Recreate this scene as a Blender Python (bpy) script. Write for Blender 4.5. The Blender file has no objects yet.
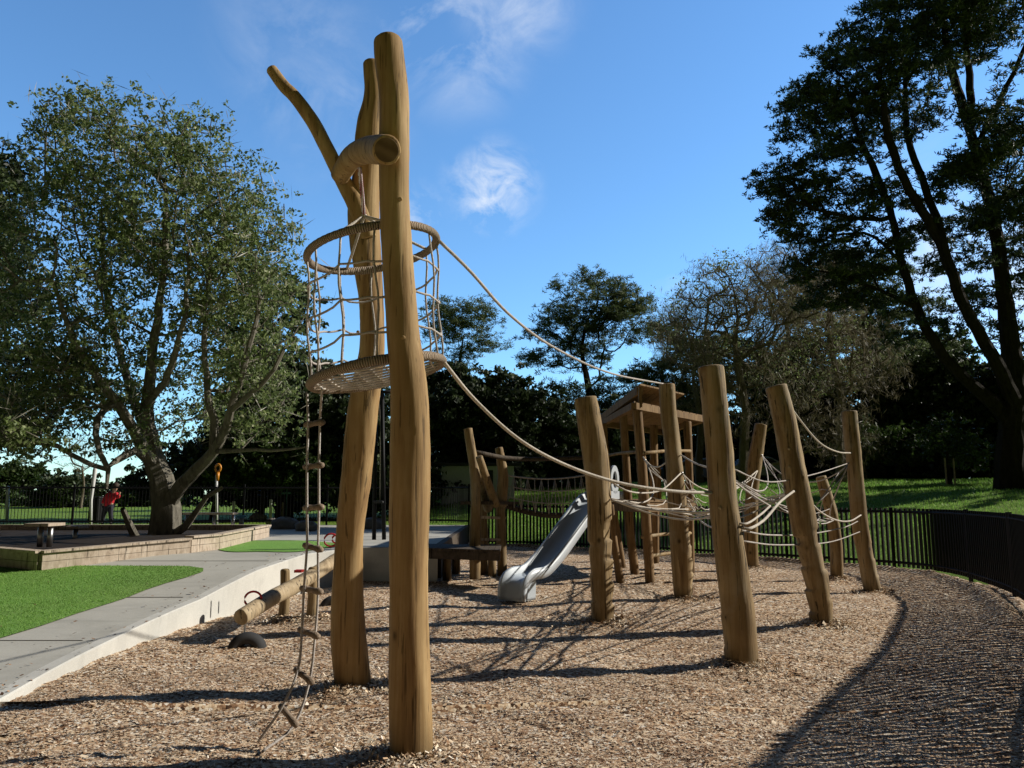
import bpy, math, random
import numpy as np
from mathutils import Vector, Matrix

rng = np.random.default_rng(7)
random.seed(7)
scene = bpy.context.scene
COL = scene.collection

# ------------------------------------------------------------------ camera
F = 796.0; CH = 1.55
TH = math.atan(111.0 / F)
cam_d = bpy.data.cameras.new('camera'); cam = bpy.data.objects.new('camera', cam_d); COL.objects.link(cam)
cam.location = (0, 0, CH); cam.rotation_euler = (math.pi / 2 + TH, 0, 0)
cam_d.sensor_width = 36; cam_d.lens = F / 1024 * 36; cam_d.clip_end = 2000; cam_d.clip_start = 0.05
scene.camera = cam
ST, CT = math.sin(TH), math.cos(TH)

def ray(px, py):
    u = (px - 512) / F; v = (384 - py) / F
    return np.array([u, CT - v * ST, ST + v * CT])
def P(px, py, Y):
    d = ray(px, py); return np.array([0, 0, CH]) + d * (Y / d[1])
def G(px, py, z=0.0):
    d = ray(px, py); return np.array([0, 0, CH]) + d * ((z - CH) / d[2])
def mpp(p):                       # metres per picture unit at a point
    return (p[1] * CT + (p[2] - CH) * ST) / F

# ------------------------------------------------------------------ terrain functions
def zp(y): return np.interp(y, [6.1, 7.5, 10.1, 11.5, 13.0, 40], [0.03, 0.12, 0.27, 0.48, 0.60, 0.60])
EDGE = [(6.15, -3.80), (7.5, -3.88), (10.1, -3.82), (13.0, -3.30), (14.7, -2.75), (14.75, -1.35), (40, -1.35)]
def xe(y): return np.interp(y, [e[0] for e in EDGE], [e[1] for e in EDGE])
def Gp(px, py):
    z = 0.3
    for _ in range(30): z = 0.5 * z + 0.5 * float(zp(G(px, py, z)[1]))
    return G(px, py, z)
FR = [(-1.35, 25.2), (1.0, 24.2), (3.8, 22.0), (6.1, 19.6), (8.05, 17.4), (8.5, 15.8), (7.95, 13.3), (7.2, 11.4), (5.82, 8.95), (4.55, 7.0), (3.45, 5.35), (2.7, 4.1), (2.05, 2.6), (1.65, 1.0), (1.45, -1.0)]
FL = [(-1.35, 25.2), (-2.5, 26.3), (-7, 25.7), (-12, 25.2), (-17, 25), (-24, 25.5)]
_fa = np.array([math.atan2(x, y) for x, y in FL[::-1] + FR[1:12]]); _fr = np.array([math.hypot(x, y) for x, y in FL[::-1] + FR[1:12]])
def inside(x, y, poly):
    r = np.zeros(x.shape, bool); j = len(poly) - 1
    for i in range(len(poly)):
        xi, yi = poly[i][:2]; xj, yj = poly[j][:2]
        c = ((yi > y) != (yj > y)) & (x < (xj - xi) * (y - yi) / (yj - yi + 1e-12) + xi); r ^= c; j = i
    return r
_ring = [(-26, -8), (-26, 25.5)] + FL[::-1][1:] + FR[1:] + [(1.2, -8)]
_bd = []
for (ax, ay), (bx, by) in zip(_ring[1:-1], _ring[2:]):
    nn_ = max(int(math.hypot(bx - ax, by - ay) / .5), 1); _bd += [(ax + (bx - ax) * k / nn_, ay + (by - ay) * k / nn_) for k in range(nn_)]
_bd = np.array(_bd)
def bdist(x, y):
    x, y = np.broadcast_arrays(np.asarray(x, float), np.asarray(y, float)); d = np.full(x.shape, 1e9)
    for px_, py_ in _bd: d = np.minimum(d, (x - px_) ** 2 + (y - py_) ** 2)
    return np.sqrt(d) * np.where(inside(x, y, _ring), -1, 1)
def sstep(a, b, x):
    t = np.clip((x - a) / (b - a), 0, 1); return t * t * (3 - 2 * t)
def HL(x, y):
    x = np.asarray(x, float); y = np.asarray(y, float)
    a = np.arctan2(x, y); b = bdist(x, y)
    w = sstep(math.radians(-10), math.radians(-2), a) * (1 - sstep(math.radians(60), math.radians(110), a))
    left = 1 - sstep(math.radians(-9), math.radians(-3), a)
    base = -0.2 + (0.18 + 0.57 * left) * sstep(-0.35, 0.1, b)
    rise = np.interp(b, [0, 0.6, 5, 12, 22, 42, 120, 400], [0, 0.03, 0.85, 1.65, 2.2, 2.7, 3.2, 3.5])
    und = 0.06 * np.sin(x * .4 + 1) * np.sin(y * .33) * sstep(1, 6, b)
    return base + rise * w + und
BASES = [(G(*p)[0], G(*p)[1], r_) for p, r_ in (((411, 752), .30), ((354, 687), .30), ((603, 621), .34), ((683, 599), .30), ((742, 666), .36), ((823, 626), .34), ((874, 592), .28), ((837, 579), .22), ((752, 568), .24), ((285, 619), .2), ((313, 620), .2))]
def HC(x, y):
    x = np.asarray(x, float); y = np.asarray(y, float)
    m = 0
    for bx, by, br in BASES:
        d2 = ((x - bx) ** 2 + (y - by) ** 2) / br ** 2; m = m + .055 * np.exp(-d2) * (1 + .3 * np.sin(9 * x + 7 * y))
    return (m + .022 * np.sin(x * .9 - y * .7) * np.sin(y * 1.1 + x * .3) + 0.016 * np.sin(x * 1.7 + y * .9 + 1) + 0.013 * np.sin(x * 3.1 - y * 2.3) + 0.008 * np.sin(x * 6.3 + y * 7.1 + 2) +
            0.006 * np.sin(x * 11.3 - y * 13.7) + 0.004 * np.sin(23 * x + 17 * y))
def fence_x(y):
    ys = [p[1] for p in FR[5:]][::-1]; xs = [p[0] for p in FR[5:]][::-1]
    near = np.interp(y, ys, xs)
    ys2 = [p[1] for p in FR[:6]][::-1]; xs2 = [p[0] for p in FR[:6]][::-1]
    return np.where(y > 15.8, np.interp(y, ys2, xs2), near)

# ------------------------------------------------------------------ object helpers
def tag(o, label, cat, group=None):
    o['label'] = label; o['category'] = cat
    if group: o['group'] = group
    return o
def link(name, me, mat=None, parent=None, smooth=False):
    o = bpy.data.objects.new(name, me); COL.objects.link(o)
    if mat is not None: me.materials.append(mat)
    if parent is not None:
        o.parent = parent
        o.matrix_parent_inverse = Matrix.Translation(-Vector(parent.location))
    if smooth: me.polygons.foreach_set('use_smooth', [True] * len(me.polygons))
    return o
def empty(name, loc):
    o = bpy.data.objects.new(name, None); COL.objects.link(o); o.location = tuple(float(c) for c in loc); o.empty_display_size = .2
    return o

class MB:
    def __init__(s): s.v = []; s.f = []; s.n = 0
    def add(s, v, f):
        v = np.asarray(v, float).reshape(-1, 3)
        s.v.append(v); s.f += [tuple(i + s.n for i in q) for q in f]; s.n += len(v)
    def box(s, c, size, rot=None):
        hx, hy, hz = [k / 2 for k in size]
        v = np.array([(x, y, z) for x in (-hx, hx) for y in (-hy, hy) for z in (-hz, hz)])
        if rot is not None: v = v @ np.array(rot).T
        s.add(v + np.array(c), [(0, 1, 3, 2), (4, 6, 7, 5), (0, 4, 5, 1), (2, 3, 7, 6), (0, 2, 6, 4), (1, 5, 7, 3)])
    def beam(s, a, b, w, h, up=(0, 0, 1)):
        a = np.array(a, float); b = np.array(b, float); d = b - a; L = np.linalg.norm(d); d /= L
        up = np.array(up, float); sx = np.cross(d, up); sx /= np.linalg.norm(sx); u = np.cross(sx, d)
        s.box((a + b) / 2, (w, L, h), np.stack([sx, d, u], 1))
    def tube(s, pts, r, sides=8, cap=True):
        pts = np.asarray(pts, float); n = len(pts)
        r = np.full(n, r) if np.isscalar(r) else np.asarray(r, float)
        t = np.gradient(pts, axis=0); t /= np.linalg.norm(t, axis=1)[:, None] + 1e-9
        ref = np.array([0, 0, 1.]) if abs(t[:, 2]).mean() < .8 else np.array([0, 1., 0])
        a = np.cross(t, ref); a /= np.linalg.norm(a, axis=1)[:, None] + 1e-9; b = np.cross(t, a)
        th = np.arange(sides) / sides * 2 * math.pi
        v = pts[:, None] + r[:, None, None] * (np.cos(th)[None, :, None] * a[:, None] + np.sin(th)[None, :, None] * b[:, None])
        f = [(i * sides + j, i * sides + (j + 1) % sides, (i + 1) * sides + (j + 1) % sides, (i + 1) * sides + j) for i in range(n - 1) for j in range(sides)]
        if cap: f += [tuple(range(sides))[::-1], tuple(range((n - 1) * sides, n * sides))]
        s.add(v, f)
    def ball(s, c, r, seg=10, rings=6, jit=0, sc=(1, 1, 1)):
        v = []
        for i in range(rings + 1):
            ph = math.pi * i / rings
            for j in range(seg):
                a = 2 * math.pi * j / seg; k = 1 + (random.uniform(-jit, jit) if jit else 0)
                v.append((c[0] + r * k * sc[0] * math.sin(ph) * math.cos(a), c[1] + r * k * sc[1] * math.sin(ph) * math.sin(a), c[2] + r * k * sc[2] * math.cos(ph)))
        s.add(v, [(i * seg + j, (i + 1) * seg + j, (i + 1) * seg + (j + 1) % seg, i * seg + (j + 1) % seg) for i in range(rings) for j in range(seg)])
    def build(s, name, mat, parent=None, smooth=False, bevel=0):
        me = bpy.data.meshes.new(name); me.from_pydata(np.concatenate(s.v).tolist(), [], s.f); me.update()
        o = link(name, me, mat, parent, smooth)
        if bevel:
            m = o.modifiers.new('bevel', 'BEVEL'); m.width = bevel; m.segments = 2; m.limit_method = 'ANGLE'
        return o

def quads_mesh(name, V, rnd, mat, parent=None):
    """V: (n,4,3) quads; rnd: (n,) per-quad random value kept as a point attribute"""
    n = len(V); me = bpy.data.meshes.new(name)
    me.vertices.add(n * 4); me.vertices.foreach_set('co', V.astype(np.float32).ravel())
    me.loops.add(n * 4); me.loops.foreach_set('vertex_index', np.arange(n * 4, dtype=np.int32))
    me.polygons.add(n); me.polygons.foreach_set('loop_start', np.arange(0, n * 4, 4, dtype=np.int32))
    me.update(calc_edges=True)
    at = me.attributes.new('rnd', 'FLOAT', 'POINT'); at.data.foreach_set('value', np.repeat(rnd, 4).astype(np.float32))
    return link(name, me, mat, parent)

def spline(pts, n):
    pts = np.asarray(pts, float)
    if len(pts) == 2: return pts[0] + (pts[1] - pts[0]) * np.linspace(0, 1, n)[:, None]
    p = np.vstack([2 * pts[0] - pts[1], pts, 2 * pts[-1] - pts[-2]])
    seg = np.linalg.norm(np.diff(pts[:, :3], axis=0), axis=1); cum = np.r_[0, np.cumsum(seg)]
    out = []
    for s in np.linspace(0, cum[-1], n):
        i = min(int(np.searchsorted(cum, s, 'right') - 1), len(pts) - 2); t = (s - cum[i]) / (seg[i] + 1e-9)
        a, b, c, d = p[i], p[i + 1], p[i + 2], p[i + 3]
        out.append(.5 * ((2 * b) + (c - a) * t + (2 * a - 5 * b + 4 * c - d) * t * t + (3 * b - a - 3 * c + d) * t ** 3))
    return np.array(out)

# ------------------------------------------------------------------ materials
class NT:
    def __init__(s, name):
        s.m = bpy.data.materials.new(name); s.m.use_nodes = True; s.t = s.m.node_tree; s.N = s.t.nodes; s.L = s.t.links
        s.b = s.N['Principled BSDF']; s.out = s.N['Material Output']
    def n(s, ty, **k):
        x = s.N.new(ty)
        for a, b in k.items():
            if a in x.inputs.keys() if hasattr(x.inputs, 'keys') else False: x.inputs[a].default_value = b
            else: setattr(x, a, b)
        return x
    def l(s, a, b): s.L.new(a, b)
    def noise(s, vec, scale, detail=6, rough=.6, dist=0):
        x = s.N.new('ShaderNodeTexNoise'); x.inputs['Scale'].default_value = scale; x.inputs['Detail'].default_value = detail
        x.inputs['Roughness'].default_value = rough; x.inputs['Distortion'].default_value = dist
        if vec is not None: s.l(vec, x.inputs['Vector'])
        return x.outputs['Fac']
    def ramp(s, fac, stops, interp='LINEAR'):
        r = s.N.new('ShaderNodeValToRGB'); r.color_ramp.interpolation = interp; e = r.color_ramp.elements
        while len(e) < len(stops): e.new(.5)
        for q, (p, c) in zip(e, stops): q.position = p; q.color = (*c, 1) if len(c) == 3 else c
        s.l(fac, r.inputs['Fac']); return r.outputs['Color']
    def mix(s, fac, a, b, mode='MIX'):
        x = s.N.new('ShaderNodeMix'); x.data_type = 'RGBA'; x.blend_type = mode
        for sock, v in ((x.inputs[0], fac), (x.inputs[6], a), (x.inputs[7], b)):
            if hasattr(v, 'links'): s.l(v, sock)
            elif isinstance(v, (int, float)): sock.default_value = v
            else: sock.default_value = (*v, 1)
        return x.outputs[2]
    def coord(s, kind='Object', scale=(1, 1, 1)):
        c = s.N.new('ShaderNodeTexCoord'); m = s.N.new('ShaderNodeMapping'); m.inputs['Scale'].default_value = scale
        s.l(c.outputs[kind], m.inputs['Vector']); return m.outputs['Vector']
    def bump(s, h, strength=.5, dist=.01):
        b = s.N.new('ShaderNodeBump'); b.inputs['Strength'].default_value = strength; b.inputs['Distance'].default_value = dist
        s.l(h, b.inputs['Height']); s.l(b.outputs['Normal'], s.b.inputs['Normal'])
    def base(s, c, rough=.8, metal=0, spec=.3):
        if hasattr(c, 'links'): s.l(c, s.b.inputs['Base Color'])
        else: s.b.inputs['Base Color'].default_value = (*c, 1)
        s.b.inputs['Roughness'].default_value = rough; s.b.inputs['Metallic'].default_value = metal
        s.b.inputs['Specular IOR Level'].default_value = spec
        return s

def wood_mat(name, dark, mid, light, grain=14, stretch=.06, rough=.75, bumpd=.012, spec=.25, weather=None, crack=.85):
    t = NT(name); v = t.coord('Object', (1, 1, stretch))
    g = t.noise(v, grain, 8, .65, .4); v2 = t.coord('Object')
    c = t.ramp(g, [(.33, dark), (.47, mid), (.64, light)])
    blot = t.noise(v2, 2.1, 5, .6); c = t.mix(t.ramp(blot, [(.35, (.0,) * 3), (.7, (.65,) * 3)]), c, tuple(k * .72 for k in mid))
    # fine drying cracks along the grain
    vc = t.coord('Object', (1, 1, .035)); cr = t.noise(vc, 30, 5, .6, .25)
    crm = t.ramp(cr, [(.375, (.10,) * 3), (.41, (1,) * 3)]); c = t.mix(crack, c, t.mix(1.0, c, crm, 'MULTIPLY'))
    if weather:
        w = t.noise(t.coord('Object', (1, 1, .5)), 3.3, 6, .7); c = t.mix(t.ramp(w, [(.5, (0,) * 3), (.75, (.6,) * 3)]), c, weather)
    # darker towards the ground
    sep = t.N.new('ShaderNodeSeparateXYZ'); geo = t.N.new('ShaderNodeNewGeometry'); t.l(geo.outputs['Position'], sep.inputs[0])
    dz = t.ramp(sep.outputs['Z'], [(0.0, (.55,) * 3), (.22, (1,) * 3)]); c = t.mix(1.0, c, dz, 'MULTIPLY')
    # small knots
    vo = t.N.new('ShaderNodeTexVoronoi'); vo.inputs['Scale'].default_value = 2.6; t.l(t.coord('Object', (1, 1, .8)), vo.inputs['Vector'])
    kn = t.ramp(vo.outputs['Distance'], [(.03, (.18,) * 3), (.06, (.55,) * 3), (.075, (.8,) * 3), (.12, (1,) * 3)]); c = t.mix(.9, c, t.mix(1.0, c, kn, 'MULTIPLY'))
    h = t.mix(.5, g, cr); t.base(c, rough, 0, spec); t.bump(h, .7, bumpd)
    return t.m

M = {}
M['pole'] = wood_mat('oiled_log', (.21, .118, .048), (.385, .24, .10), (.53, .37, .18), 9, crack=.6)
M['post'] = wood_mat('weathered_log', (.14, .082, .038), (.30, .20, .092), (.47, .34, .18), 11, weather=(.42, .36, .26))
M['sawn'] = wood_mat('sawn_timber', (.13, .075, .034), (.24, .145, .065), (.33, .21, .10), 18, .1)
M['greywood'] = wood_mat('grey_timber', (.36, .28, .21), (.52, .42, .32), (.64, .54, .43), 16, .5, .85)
M['darkwood_and_shade'] = wood_mat('dark_timber_and_shade', (.05, .04, .03), (.09, .07, .05), (.13, .10, .075), 16, .5, .85)  # dark timber parts, and the painted shade of the path side wall
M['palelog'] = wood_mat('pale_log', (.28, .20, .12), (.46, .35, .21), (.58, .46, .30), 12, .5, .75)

def end_grain():
    t = NT('end_grain'); v = t.coord('Object'); w = t.N.new('ShaderNodeTexWave'); w.wave_type = 'RINGS'; w.rings_direction = 'SPHERICAL'
    w.inputs['Scale'].default_value = 14; w.inputs['Distortion'].default_value = 1.5; t.l(v, w.inputs['Vector'])
    t.base(t.ramp(w.outputs['Fac'], [(0, (.12, .075, .035)), (1, (.2, .13, .065))]), .85); return t.m
M['endgrain'] = end_grain()
def rope_mat(name, a, b, scale=90):
    t = NT(name); n = t.noise(t.coord('Object'), scale, 3, .6)
    n2 = t.noise(t.coord('Object'), 6, 4, .6)
    c = t.mix(t.ramp(n2, [(.35, (0,) * 3), (.7, (.5,) * 3)]), t.ramp(n, [(.35, a), (.65, b)]), tuple(k * .6 for k in a))
    t.base(c, .9, 0, .1); t.bump(n, .8, .006); return t.m
M['rope'] = rope_mat('pale_rope', (.56, .49, .41), (.78, .71, .62))
M['rope2'] = rope_mat('grey_rope', (.46, .41, .37), (.68, .62, .57))
M['rope_old'] = rope_mat('tan_rope', (.24, .18, .13), (.40, .31, .23))
M['darkrope'] = rope_mat('dark_rope', (.03, .03, .035), (.08, .08, .09))
def twist_mat():
    t = NT('pink_white_rope'); w = t.N.new('ShaderNodeTexWave'); w.wave_type = 'BANDS'; w.bands_direction = 'DIAGONAL'; w.inputs['Scale'].default_value = 26
    t.l(t.coord('Object'), w.inputs['Vector'])
    t.base(t.ramp(w.outputs['Fac'], [(.35, (.30, .07, .10)), (.6, (.78, .72, .74))]), .8); return t.m
M['twist'] = twist_mat()
def wrap_mat():
    t = NT('rope_wrapping'); a = t.N.new('ShaderNodeAttribute'); a.attribute_name = 'wrap'
    m = t.N.new('ShaderNodeMath'); m.operation = 'SINE'; t.l(a.outputs['Fac'], m.inputs[0])
    n = t.noise(t.coord('Object'), 5, 4, .6)
    c = t.mix(t.ramp(m.outputs[0], [(.0, (0,) * 3), (.6, (1,) * 3)]), (.30, .22, .15), (.58, .48, .38))
    c = t.mix(t.ramp(n, [(.4, (0,) * 3), (.7, (.5,) * 3)]), c, (.36, .26, .17))
    t.base(c, .9, 0, .1); t.bump(m.outputs[0], .8, .01); return t.m
M['wrap'] = wrap_mat()
def plain(name, c, rough=.5, metal=0, spec=.4, var=.25, scale=7):
    t = NT(name); n = t.noise(t.coord('Object'), scale, 6, .65)
    t.base(t.mix(t.ramp(n, [(.35, (0,) * 3), (.7, (1,) * 3)]), c, tuple(k * (1 - var) for k in c)), rough, metal, spec); t.bump(n, .1, .004); return t.m
M['black'] = plain('black_powder_coat', (.010, .010, .011), .6, 0, .2)
M['rubber'] = plain('tyre_rubber', (.035, .035, .036), .8)
M['metal'] = plain('steel', (.5, .5, .5), .35, 1)
M['red'] = plain('red_plastic', (.62, .03, .03), .4)
M['redcloth'] = plain('red_cloth', (.62, .025, .04), .85)
M['white'] = plain('white_paint', (.75, .75, .74), .5)
M['slide'] = plain('slide_plastic', (.52, .57, .61), .42, 0, .5, .12, 3)
M['slidew'] = plain('slide_white', (.60, .64, .68), .38, 0, .5, .12, 3)
M['orange'] = plain('orange_plastic', (.75, .30, .03), .4)
M['teal'] = plain('teal_paint', (.12, .30, .33), .5)
M['carpaint'] = plain('silver_paint', (.36, .40, .44), .25, .6)
M['glass'] = plain('dark_glass', (.02, .03, .035), .08, 0, .8)
M['skin'] = plain('skin', (.50, .30, .21), .6)
M['hair'] = plain('brown_hair', (.05, .03, .02), .7)
M['navy'] = plain('dark_cloth', (.03, .03, .045), .9)
M['soil'] = plain('soil_painted_shade', (.045, .035, .028), .95, 0, .1, .5, 12)  # near-black colour paints in the tree's shade on the planter soil
M['rock'] = plain('boulder_stone', (.28, .26, .24), .9, 0, .2, .5, 4)
M['render'] = plain('pale_render', (.70, .72, .72), .8, 0, .2, .15)
M['roofdark'] = plain('dark_roof', (.04, .04, .045), .6)

def concrete(name, c, dark=.72):
    t = NT(name); v = t.coord('Object'); n = t.noise(v, 1.3, 8, .65); n2 = t.noise(v, 60, 4, .7); n3 = t.noise(v, 240, 2, .7)
    a = t.ramp(n, [(.3, tuple(k * dark for k in c)), (.65, c)]); a = t.mix(t.ramp(n2, [(.4, (0,) * 3), (.65, (.35,) * 3)]), a, tuple(k * 1.25 for k in c))
    a = t.mix(t.ramp(n3, [(.5, (0,) * 3), (.7, (.4,) * 3)]), a, tuple(k * .55 for k in c))
    n4 = t.noise(v, .45, 7, .7, .6); a = t.mix(t.ramp(n4, [(.5, (0,) * 3), (.62, (.45,) * 3)]), a, tuple(k * .62 for k in c))
    n5 = t.noise(t.coord('Object', (.25, 4, 1)), 2.2, 5, .7); a = t.mix(t.ramp(n5, [(.55, (0,) * 3), (.72, (.3,) * 3)]), a, tuple(k * .5 for k in c))
    t.base(a, .9, 0, .2); t.bump(n2, .3, .004); return t.m
M['path'] = concrete('path_concrete', (.52, .50, .44), .8)
M['wallc'] = concrete('white_concrete', (.66, .64, .58), .8)
M['kerb'] = concrete('kerb_concrete', (.44, .42, .36), .8)

CHIP = [(0, (.045, .027, .018)), (.16, (.17, .095, .055)), (.34, (.40, .245, .145)), (.52, (.59, .42, .27)), (.74, (.76, .61, .43)), (.90, (.86, .76, .61)), (1, (.92, .88, .80))]
def chip_ground():
    t = NT('woodchip_ground'); v = t.coord('Object', (1, 1, 1))
    vo = t.N.new('ShaderNodeTexVoronoi'); vo.inputs['Scale'].default_value = 44; vo.inputs['Randomness'].default_value = 1; t.l(v, vo.inputs['Vector'])
    sep = t.N.new('ShaderNodeSeparateColor'); t.l(vo.outputs['Color'], sep.inputs[0])
    c = t.ramp(sep.outputs[0], CHIP); n = t.noise(v, 1.1, 6, .6)
    c = t.mix(1.0, c, t.ramp(n, [(.3, (.9, .8, .7)), (.7, (1.1, 1.1, 1.1))]), 'MULTIPLY')
    t.base(c, .95, 0, .1); hh = t.mix(.4, sep.outputs[1], t.noise(v, 30, 4, .7)); t.bump(hh, 1.0, .012); return t.m
def chip_mat():
    t = NT('woodchips'); a = t.N.new('ShaderNodeAttribute'); a.attribute_name = 'rnd'
    c = t.ramp(a.outputs['Fac'], CHIP); n = t.noise(t.coord('Object'), .75, 7, .65)
    c = t.mix(1.0, c, t.ramp(n, [(.33, (.72, .62, .55)), (.55, (1.1, 1.08, 1.05))]), 'MULTIPLY')
    t.base(c, .85, 0, .2); return t.m
M['chipg'] = chip_ground(); M['chip'] = chip_mat()
def lawn_mat(name, a, b, c, s=3):
    t = NT(name); v = t.coord('Object'); n = t.noise(v, .35, 5, .6); n2 = t.noise(v, s * 6, 6, .75); n3 = t.noise(v, 130, 3, .8)
    k = t.mix(n2, a, b); k = t.mix(t.ramp(n, [(.4, (0,) * 3), (.7, (.7,) * 3)]), k, c)
    k = t.mix(t.ramp(n3, [(.35, (.55,) * 3), (.6, (0,) * 3)]), k, tuple(q * .35 for q in a)); t.base(k, .9, 0, .15); t.bump(t.mix(.5, n2, n3), 1.0, .05); return t.m
M['lawn'] = lawn_mat('lawn_grass', (.12, .23, .025), (.24, .38, .05), (.20, .28, .06))
M['turf'] = lawn_mat('turf', (.21, .46, .08), (.34, .64, .15), (.34, .50, .14), 5)
M['grassblade'] = None

def leaf_mat(name, stops, trans=.35, var=.8):
    t = NT(name); a = t.N.new('ShaderNodeAttribute'); a.attribute_name = 'rnd'
    c = t.ramp(a.outputs['Fac'], stops)
    n = t.noise(t.coord('Object'), .9, 4, .6); c = t.mix(1.0, c, t.ramp(n, [(.3, (1 - var * .5,) * 3), (.7, (1 + var * .2,) * 3)]), 'MULTIPLY')
    t.base(c, .55, 0, .35)
    tr = t.N.new('ShaderNodeBsdfTranslucent'); t.l(c, tr.inputs['Color']); ms = t.N.new('ShaderNodeMixShader'); ms.inputs[0].default_value = trans
    t.l(t.b.outputs[0], ms.inputs[1]); t.l(tr.outputs[0], ms.inputs[2]); t.l(ms.outputs[0], t.out.inputs[0]); return t.m
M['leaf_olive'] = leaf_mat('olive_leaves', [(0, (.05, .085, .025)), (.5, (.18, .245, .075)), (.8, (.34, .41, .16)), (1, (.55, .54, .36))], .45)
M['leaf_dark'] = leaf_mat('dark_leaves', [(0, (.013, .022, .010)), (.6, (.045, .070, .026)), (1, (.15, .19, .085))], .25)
M['leaf_mid'] = leaf_mat('mid_leaves', [(0, (.02, .04, .01)), (.6, (.05, .09, .02)), (1, (.11, .16, .04))], .3)
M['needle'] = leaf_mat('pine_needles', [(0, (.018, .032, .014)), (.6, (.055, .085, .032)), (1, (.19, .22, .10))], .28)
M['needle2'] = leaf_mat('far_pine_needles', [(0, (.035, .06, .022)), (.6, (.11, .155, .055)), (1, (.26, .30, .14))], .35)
M['twig'] = leaf_mat('dry_twigs', [(0, (.11, .095, .055)), (.7, (.30, .26, .15)), (1, (.50, .43, .28))], .2)
M['blade'] = leaf_mat('grass_blades', [(0, (.14, .30, .04)), (.6, (.26, .50, .08)), (1, (.40, .58, .16))], .45)
M['twig_grey'] = leaf_mat('grey_twigs', [(0, (.16, .15, .12)), (.6, (.36, .34, .28)), (1, (.55, .52, .45))], .05)
def bark(name, a, b):
    t = NT(name); v = t.coord('Object', (1, 1, .3)); n = t.noise(v, 9, 8, .7, .5); n2 = t.noise(t.coord('Object'), 1.5, 4, .6)
    t.base(t.mix(t.ramp(n2, [(.4, (0,) * 3), (.7, (.6,) * 3)]), t.ramp(n, [(.35, a), (.65, b)]), tuple(k * .8 for k in b)), .95, 0, .1); t.bump(n, 1.0, .05); return t.m
M['bark_grey'] = bark('grey_bark', (.08, .072, .055), (.28, .255, .205))
M['bark_dark'] = bark('dark_bark', (.012, .010, .008), (.045, .036, .028))
M['bark_pale'] = bark('pale_bark', (.10, .08, .06), (.23, .19, .15))

# ------------------------------------------------------------------ SETTING
def grid_sheet(name, xs, ys, hf, mat, keep=None):
    X, Y = np.meshgrid(xs, ys); Z = hf(X, Y); v = np.stack([X, Y, Z], -1).reshape(-1, 3); nx = len(xs)
    f = [(j * nx + i, j * nx + i + 1, (j + 1) * nx + i + 1, (j + 1) * nx + i) for j in range(len(ys) - 1) for i in range(nx - 1)
         if keep is None or keep(xs[i], ys[j])]
    me = bpy.data.meshes.new(name); me.from_pydata(v.tolist(), [], f); me.update(); o = link(name, me, mat, smooth=True); o['kind'] = 'structure'; return o
def axis(a, b, fine, c, d, coarse_n):
    left = a - (np.geomspace(1, a - c + 1, coarse_n) - 1)[::-1] if c < a else np.array([a])
    right = b + (np.geomspace(1, d - b + 1, coarse_n) - 1)
    return np.unique(np.round(np.concatenate([left, np.arange(a, b, fine), right]), 3))
grid_sheet('lawn', axis(-30, 30, .35, -700, 700, 24), axis(-6, 70, .35, -300, 900, 24), HL, M['lawn'])

# woodchip sheet, its right edge on the fence line
rows = np.concatenate([np.arange(-4, 10, .09), np.arange(10, 25.2, .16)]); ncol = 120; V = []; Fc = []
for y in rows:
    xl = -9.0 if y < 6.15 else float(xe(y)) - .25
    xr = float(fence_x(y)) + .12 if y > -1 else 1.6
    xs = xl + (xr - xl) * np.linspace(0, 1, ncol)
    z = HC(xs, np.full(ncol, y)); ridge = np.exp(-((xs - (xr - .5)) / .16) ** 2) * .09 * sstep(9, 11, y); z = z + ridge
    V += list(zip(xs, np.full(ncol, y), z))
for j in range(len(rows) - 1):
    for i in range(ncol - 1): Fc.append((j * ncol + i, j * ncol + i + 1, (j + 1) * ncol + i + 1, (j + 1) * ncol + i))
me = bpy.data.meshes.new('woodchip_ground'); me.from_pydata([tuple(map(float, v)) for v in V], [], Fc); me.update()
o = link('woodchip_ground', me, M['chipg'], smooth=True); o['kind'] = 'structure'

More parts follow.
